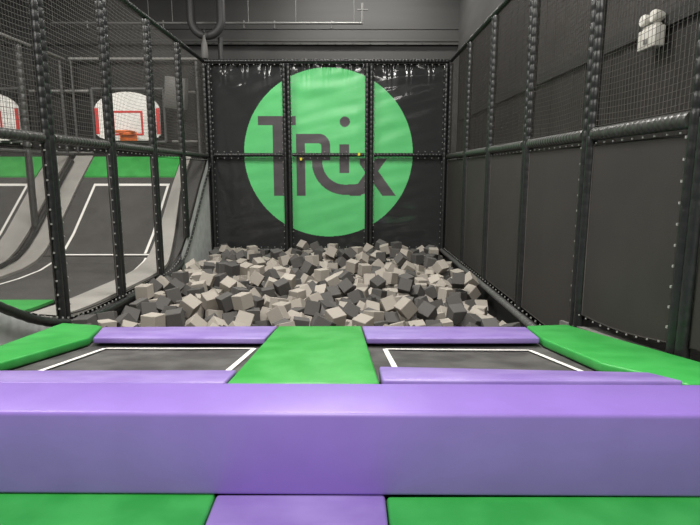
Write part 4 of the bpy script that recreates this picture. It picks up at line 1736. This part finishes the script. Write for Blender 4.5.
def hoop(label, cx):
    t = thing('basketball_hoop', label, 'basketball hoop', (cx, 9.86, E + .55), 'basketball hoops')
    W = .572; out = []
    for k in range(21):
        a = PI * (1 - k / 20); out.append((W * math.cos(a), .565 + .275 * max(0, math.sin(a)) ** 1.25))
    out += [(W, .10), (W - .06, .05), (.34, .0), (-.34, .0), (-W + .06, .05), (-W, .10)]
    q = MB(); n = len(out)
    q.add([(x, -.02, z) for x, z in out] + [(x, .02, z) for x, z in out], [tuple(range(n)), tuple(range(2 * n - 1, n - 1, -1))] + [(i, (i + 1) % n, n + (i + 1) % n, n + i) for i in range(n)])
    def mark(x0, x1, z0, z1): q.box(x0, x1, -.026, -.019, z0, z1, 1)
    mark(-W, -W + .06, .11, .56); mark(W - .06, W, .11, .56)
    for a in ((-.27, .27, .48, .515), (-.27, .27, .09, .122), (-.27, -.235, .122, .48), (.235, .27, .122, .48)): mark(*a)
    q.build('backboard', [M['board'], M['red']], t)
    r = MB(); R = .19
    r.tube([(R * math.cos(2 * PI * k / 24), -.27 + R * math.sin(2 * PI * k / 24), .135) for k in range(24)], .016, 8, closed=True)
    rim = r.build('rim', M['orange'], t)
    b = MB(); b.box(-.13, .13, -.10, -.027, .09, .15); b.box(-.15, .15, -.045, -.027, -.01, .15); b.build('bracket', M['orange'], rim, bevel=.006, seg=1)
    f = MB(); W2 = .64
    for (x0, z0, x1, z1) in ((-W2, .90, W2, .90), (-W2, .90, -W2, -.02), (W2, .90, W2, -.02), (-W2, -.02, W2, -.02)):
        f.tube([(x0, .055, z0), (x1, .055, z1)], .026, 8)
    f.build('support_frame', M['sleeve_grey'], t)
hoop('white basketball backboard with red square and orange rim, seen whole', -3.925)
hoop('white basketball backboard with red square, partly hidden, beyond the court divider', -6.43)

# grey speaker hanging askew on the hoop wall
t = thing('wall_speaker', 'grey square speaker hung tilted high behind the netting near the logo wall', 'speaker', (-3.03, 9.82, E + 1.36))
q = MB(); q.box(-.20, .20, -.07, .07, -.27, .27); c = q.build('case', M['speaker'], t, bevel=.02)
q = MB(); q.box(-.165, .165, -.080, -.071, -.235, .235); g = q.build('grille', M['speaker'], t, bevel=.004, seg=1)
q = MB(); q.tube([(0, .07, .0), (0, .20, .0)], .02, 8); q.build('bracket', M['sleeve'], t)
t.rotation_euler = (math.radians(8), math.radians(10), math.radians(-12))

# ------------------------------------------------------------------ overhead pipes and fittings
t = thing('sprinkler_pipe', 'long thin pale pipe hung below the ceiling in front of the rear wall', 'pipe', (0, 12.0, E + 3.09))
q = MB(); q.tube([(-6.25, 0, 0), (.30, 0, .0)], .026, 8); q.build('pipe', M['pipe'], t)
q = MB(); q.tube([(.30, 0, -.02), (.30, 0, .40)], .026, 8); q.box(.20, .42, -.02, .02, .26, .28); q.build('riser', M['pipe'], t)
for x in (-6.22, -4.2, -3.7, -2.1, -1.1, .13): 
    q = MB(); q.tube([(x, 0, .026), (x, 0, 1.49)], .007, 6); q.build('hanger_rod', M['pipe'], t)
for x in (-5.5, -3.9, -2.2, -1.55, -.35):
    q = MB(); q.tube([(x, 0, .05), (x, 0, -.10)], [.018, .014], 8); q.tube([(x, 0, -.10), (x, 0, -.105)], .03, 8); q.build('sprinkler_head', M['pipe'], t)
t = thing('ventilation_duct', 'grey U-shaped duct bend hanging from the ceiling at the hoop side corner', 'duct', (-2.84, 11.4, E + 2.70))
pts = [(-.30, 0, 1.85), (-.30, 0, .30)] + [(-.30 * math.cos(a) * 1.0, 0, .30 - .30 * math.sin(a)) for a in [PI * k / 14 for k in range(1, 14)]] + [(.30, 0, .30), (.30, 0, 1.85)]
q = MB(); q.tube(pts, .085, 12); q.build('duct', M['pipe_dim'], t)
for x in (-.30, .30):
    q = MB(); q.tube([(x, 0, .70), (x, 0, .76)], .095, 12); q.build('collar', M['sleeve_grey'], t)
t = thing('hanging_lamp', 'small pale tapered lamp hanging below the duct bend', 'lamp', (-2.85, 11.2, E + 2.22))
q = MB(); q.tube([(0, 0, 0), (0, 0, .05), (0, 0, .26), (0, 0, .38), (0, 0, .44)], [.06, .075, .06, .03, .02], 12); q.build('shade', M['frame_tube'], t)
q = MB(); q.tube([(0, 0, .44), (0, .03, .60)], .012, 6); q.build('stem', M['sleeve'], t)
q = MB(); q.tube([(-2.62, 11.6, -.2), (-2.62, 11.6, E + 2.70)], .05, 10); tag(q.build('vertical_pipe', M['pipe_dim']), 'grey vertical pipe rising behind the top of the logo wall corner', 'pipe')

# emergency light and a dark strip for the shadow band on the ribbed wall
t = thing('emergency_light', 'white twin-head emergency light on the dark ribbed wall behind the netting', 'emergency light', (2.573, 4.70, E + 1.008))
q = MB(); q.box(-.09, 0, -.132, .132, 0, .165); q.build('body', M['white_plastic'], t, bevel=.012)
q = MB(); q.box(-.075, -.015, -.10, .10, .167, .188); q.build('lid', M['white_plastic'], t, bevel=.006, seg=1)
for d in (-.075, .075):
    q = MB(); q.tube([(.0, d, .240), (-.03, d, .240), (-.075, d, .240), (-.09, d, .240)], [.030, .046, .053, .048], 16); h = q.build('lamp_head', M['white_plastic'], t)
    q = MB(); q.tube([(-.091, d, .240), (-.099, d, .240)], [.047, .040], 16); q.build('lens', M['lens'], h)
q = MB(); q.box(-.096, -.091, -.03, .03, .04, .075); q.build('indicator', M['frame_tube'], t)
tag(struct(sbox('cable_trunking', 'trunk', 2.576, 2.608, 1.0, 12.8, E + 1.16, E + 1.28)), 'x', 'x')  # thin black strip added in place of the shadow band on this wall
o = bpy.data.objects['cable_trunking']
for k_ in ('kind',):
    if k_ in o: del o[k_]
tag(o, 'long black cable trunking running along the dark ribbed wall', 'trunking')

# ------------------------------------------------------------------ foam cubes
S = .150
def cube_mesh(name, m):
    q = MB(); q.box(-S / 2, S / 2, -S / 2, S / 2, -S / 2, S / 2)
    o = q.build(name, M[m], bevel=.004, seg=1); me = o.data
    bpy.data.objects.remove(o)
    for p in me.polygons: p.use_smooth = False
    return me
CM = {'L': cube_mesh('foam_cube_light', 'foam_light'), 'D': cube_mesh('foam_cube_dark', 'foam_dark')}
cubes = []
for ln in CUBES.strip().split('\n'):
    p = ln.split(); v = [int(a) / 1000 for a in p[1:8]]; cubes.append((p[0], Vector(v[:3]), Quaternion(v[3:]).normalized(), p[8] if len(p) > 8 else None))
def pose(q):
    m = q.to_matrix(); c = max(abs(m[2][i]) for i in range(3))
    s = sorted(abs(m[2][i]) for i in range(3))
    if c > .94: return 'flat-lying'
    return 'edge-tilted' if s[0] < .30 else 'corner-tilted'
COL = [(-1.75, 'by hoop side netting'), (-.75, 'below letter T'), (.35, 'below letter i'), (1.10, 'below letter X'), (9, 'by plain side netting')]
ROW = [(5.3, 'pit front'), (6.6, 'pit middle'), (8.2, 'pit rear'), (99, 'against the logo wall')]
keys = {}
for i, (s, p, q_, fr) in enumerate(cubes[:300]):
    if fr is None:
        key = (pose(q_), 'light grey' if s == 'L' else 'dark grey', next(t_ for x, t_ in COL if p.x < x), next(t_ for y, t_ in ROW if p.y < y))
        keys.setdefault(key, []).append(i)
lab = {}
for key, ii in keys.items():
    ii.sort(key=lambda i: cubes[i][1].y)
    for r_, i in enumerate(ii):
        lab[i] = '%s %s foam cube %s, %s' % (key[0], key[1], key[2], key[3]) + ('' if len(ii) == 1 else ', %s from pads' % ORD[r_])
for i, (s, p, q_, fr) in enumerate(cubes[:300]):
    if fr is not None:
        lab[i] = '%s foam cube just behind the pads, %s from the hoop side along them' % ('light grey' if s == 'L' else 'dark grey', ORD[int(fr)])
    o = bpy.data.objects.new('foam_cube', CM[s]); C.objects.link(o)
    o.location = p; o.rotation_mode = 'QUATERNION'; o.rotation_quaternion = q_
    tag(o, lab[i], 'foam cube', 'foam cubes in the pit')
q = MB(); hf = S / 2
for s, p, q_, fr in cubes[300:]:
    vs = [p + q_ @ Vector((x, y, z)) for x in (-hf, hf) for y in (-hf, hf) for z in (-hf, hf)]
    q.add(vs, [(0, 1, 3, 2), (4, 6, 7, 5), (0, 4, 5, 1), (2, 3, 7, 6), (0, 2, 6, 4), (1, 5, 7, 3)], 0 if s == 'L' else 1)
o = q.build('foam_filling', [M['foam_light'], M['foam_dark']])
o['kind'] = 'stuff'; tag(o, 'smaller and deeper grey foam cubes filling the gaps of the foam pit', 'foam cubes', 'foam cubes in the pit')

# ------------------------------------------------------------------ light
def area(x, d, z, sx, sy, power, rot=(0, 0, 0), col=(1, .97, .92)):
    l = bpy.data.lights.new('ceiling_lamp', 'AREA'); l.shape = 'RECTANGLE'; l.size = sx; l.size_y = sy; l.energy = power; l.color = col
    o = bpy.data.objects.new('ceiling_lamp', l); C.objects.link(o); o.location = (x, d, E + z); o.rotation_euler = [math.radians(a) for a in rot]
area(-.4, .4, 4.4, 1.4, 2.4, 300)
area(-.4, 5.8, 4.4, 1.4, 2.6, 380)
area(-.2, -3.4, 4.3, 4.0, 1.4, 430)  # unseen fill lamp added behind the camera to lighten faces turned towards it
area(-5.2, 5.5, 4.4, 1.6, 3.0, 420)
area(.3, 11.7, 4.45, 3.0, .4, 110)
w = bpy.data.worlds.new('hall'); bpy.context.scene.world = w; w.use_nodes = True
w.node_tree.nodes['Background'].inputs[0].default_value = (.9, .95, 1, 1); w.node_tree.nodes['Background'].inputs[1].default_value = .02
vs_ = bpy.context.scene.view_settings
vs_.view_transform = 'Standard'; vs_.look = 'None'; vs_.exposure = 0.0
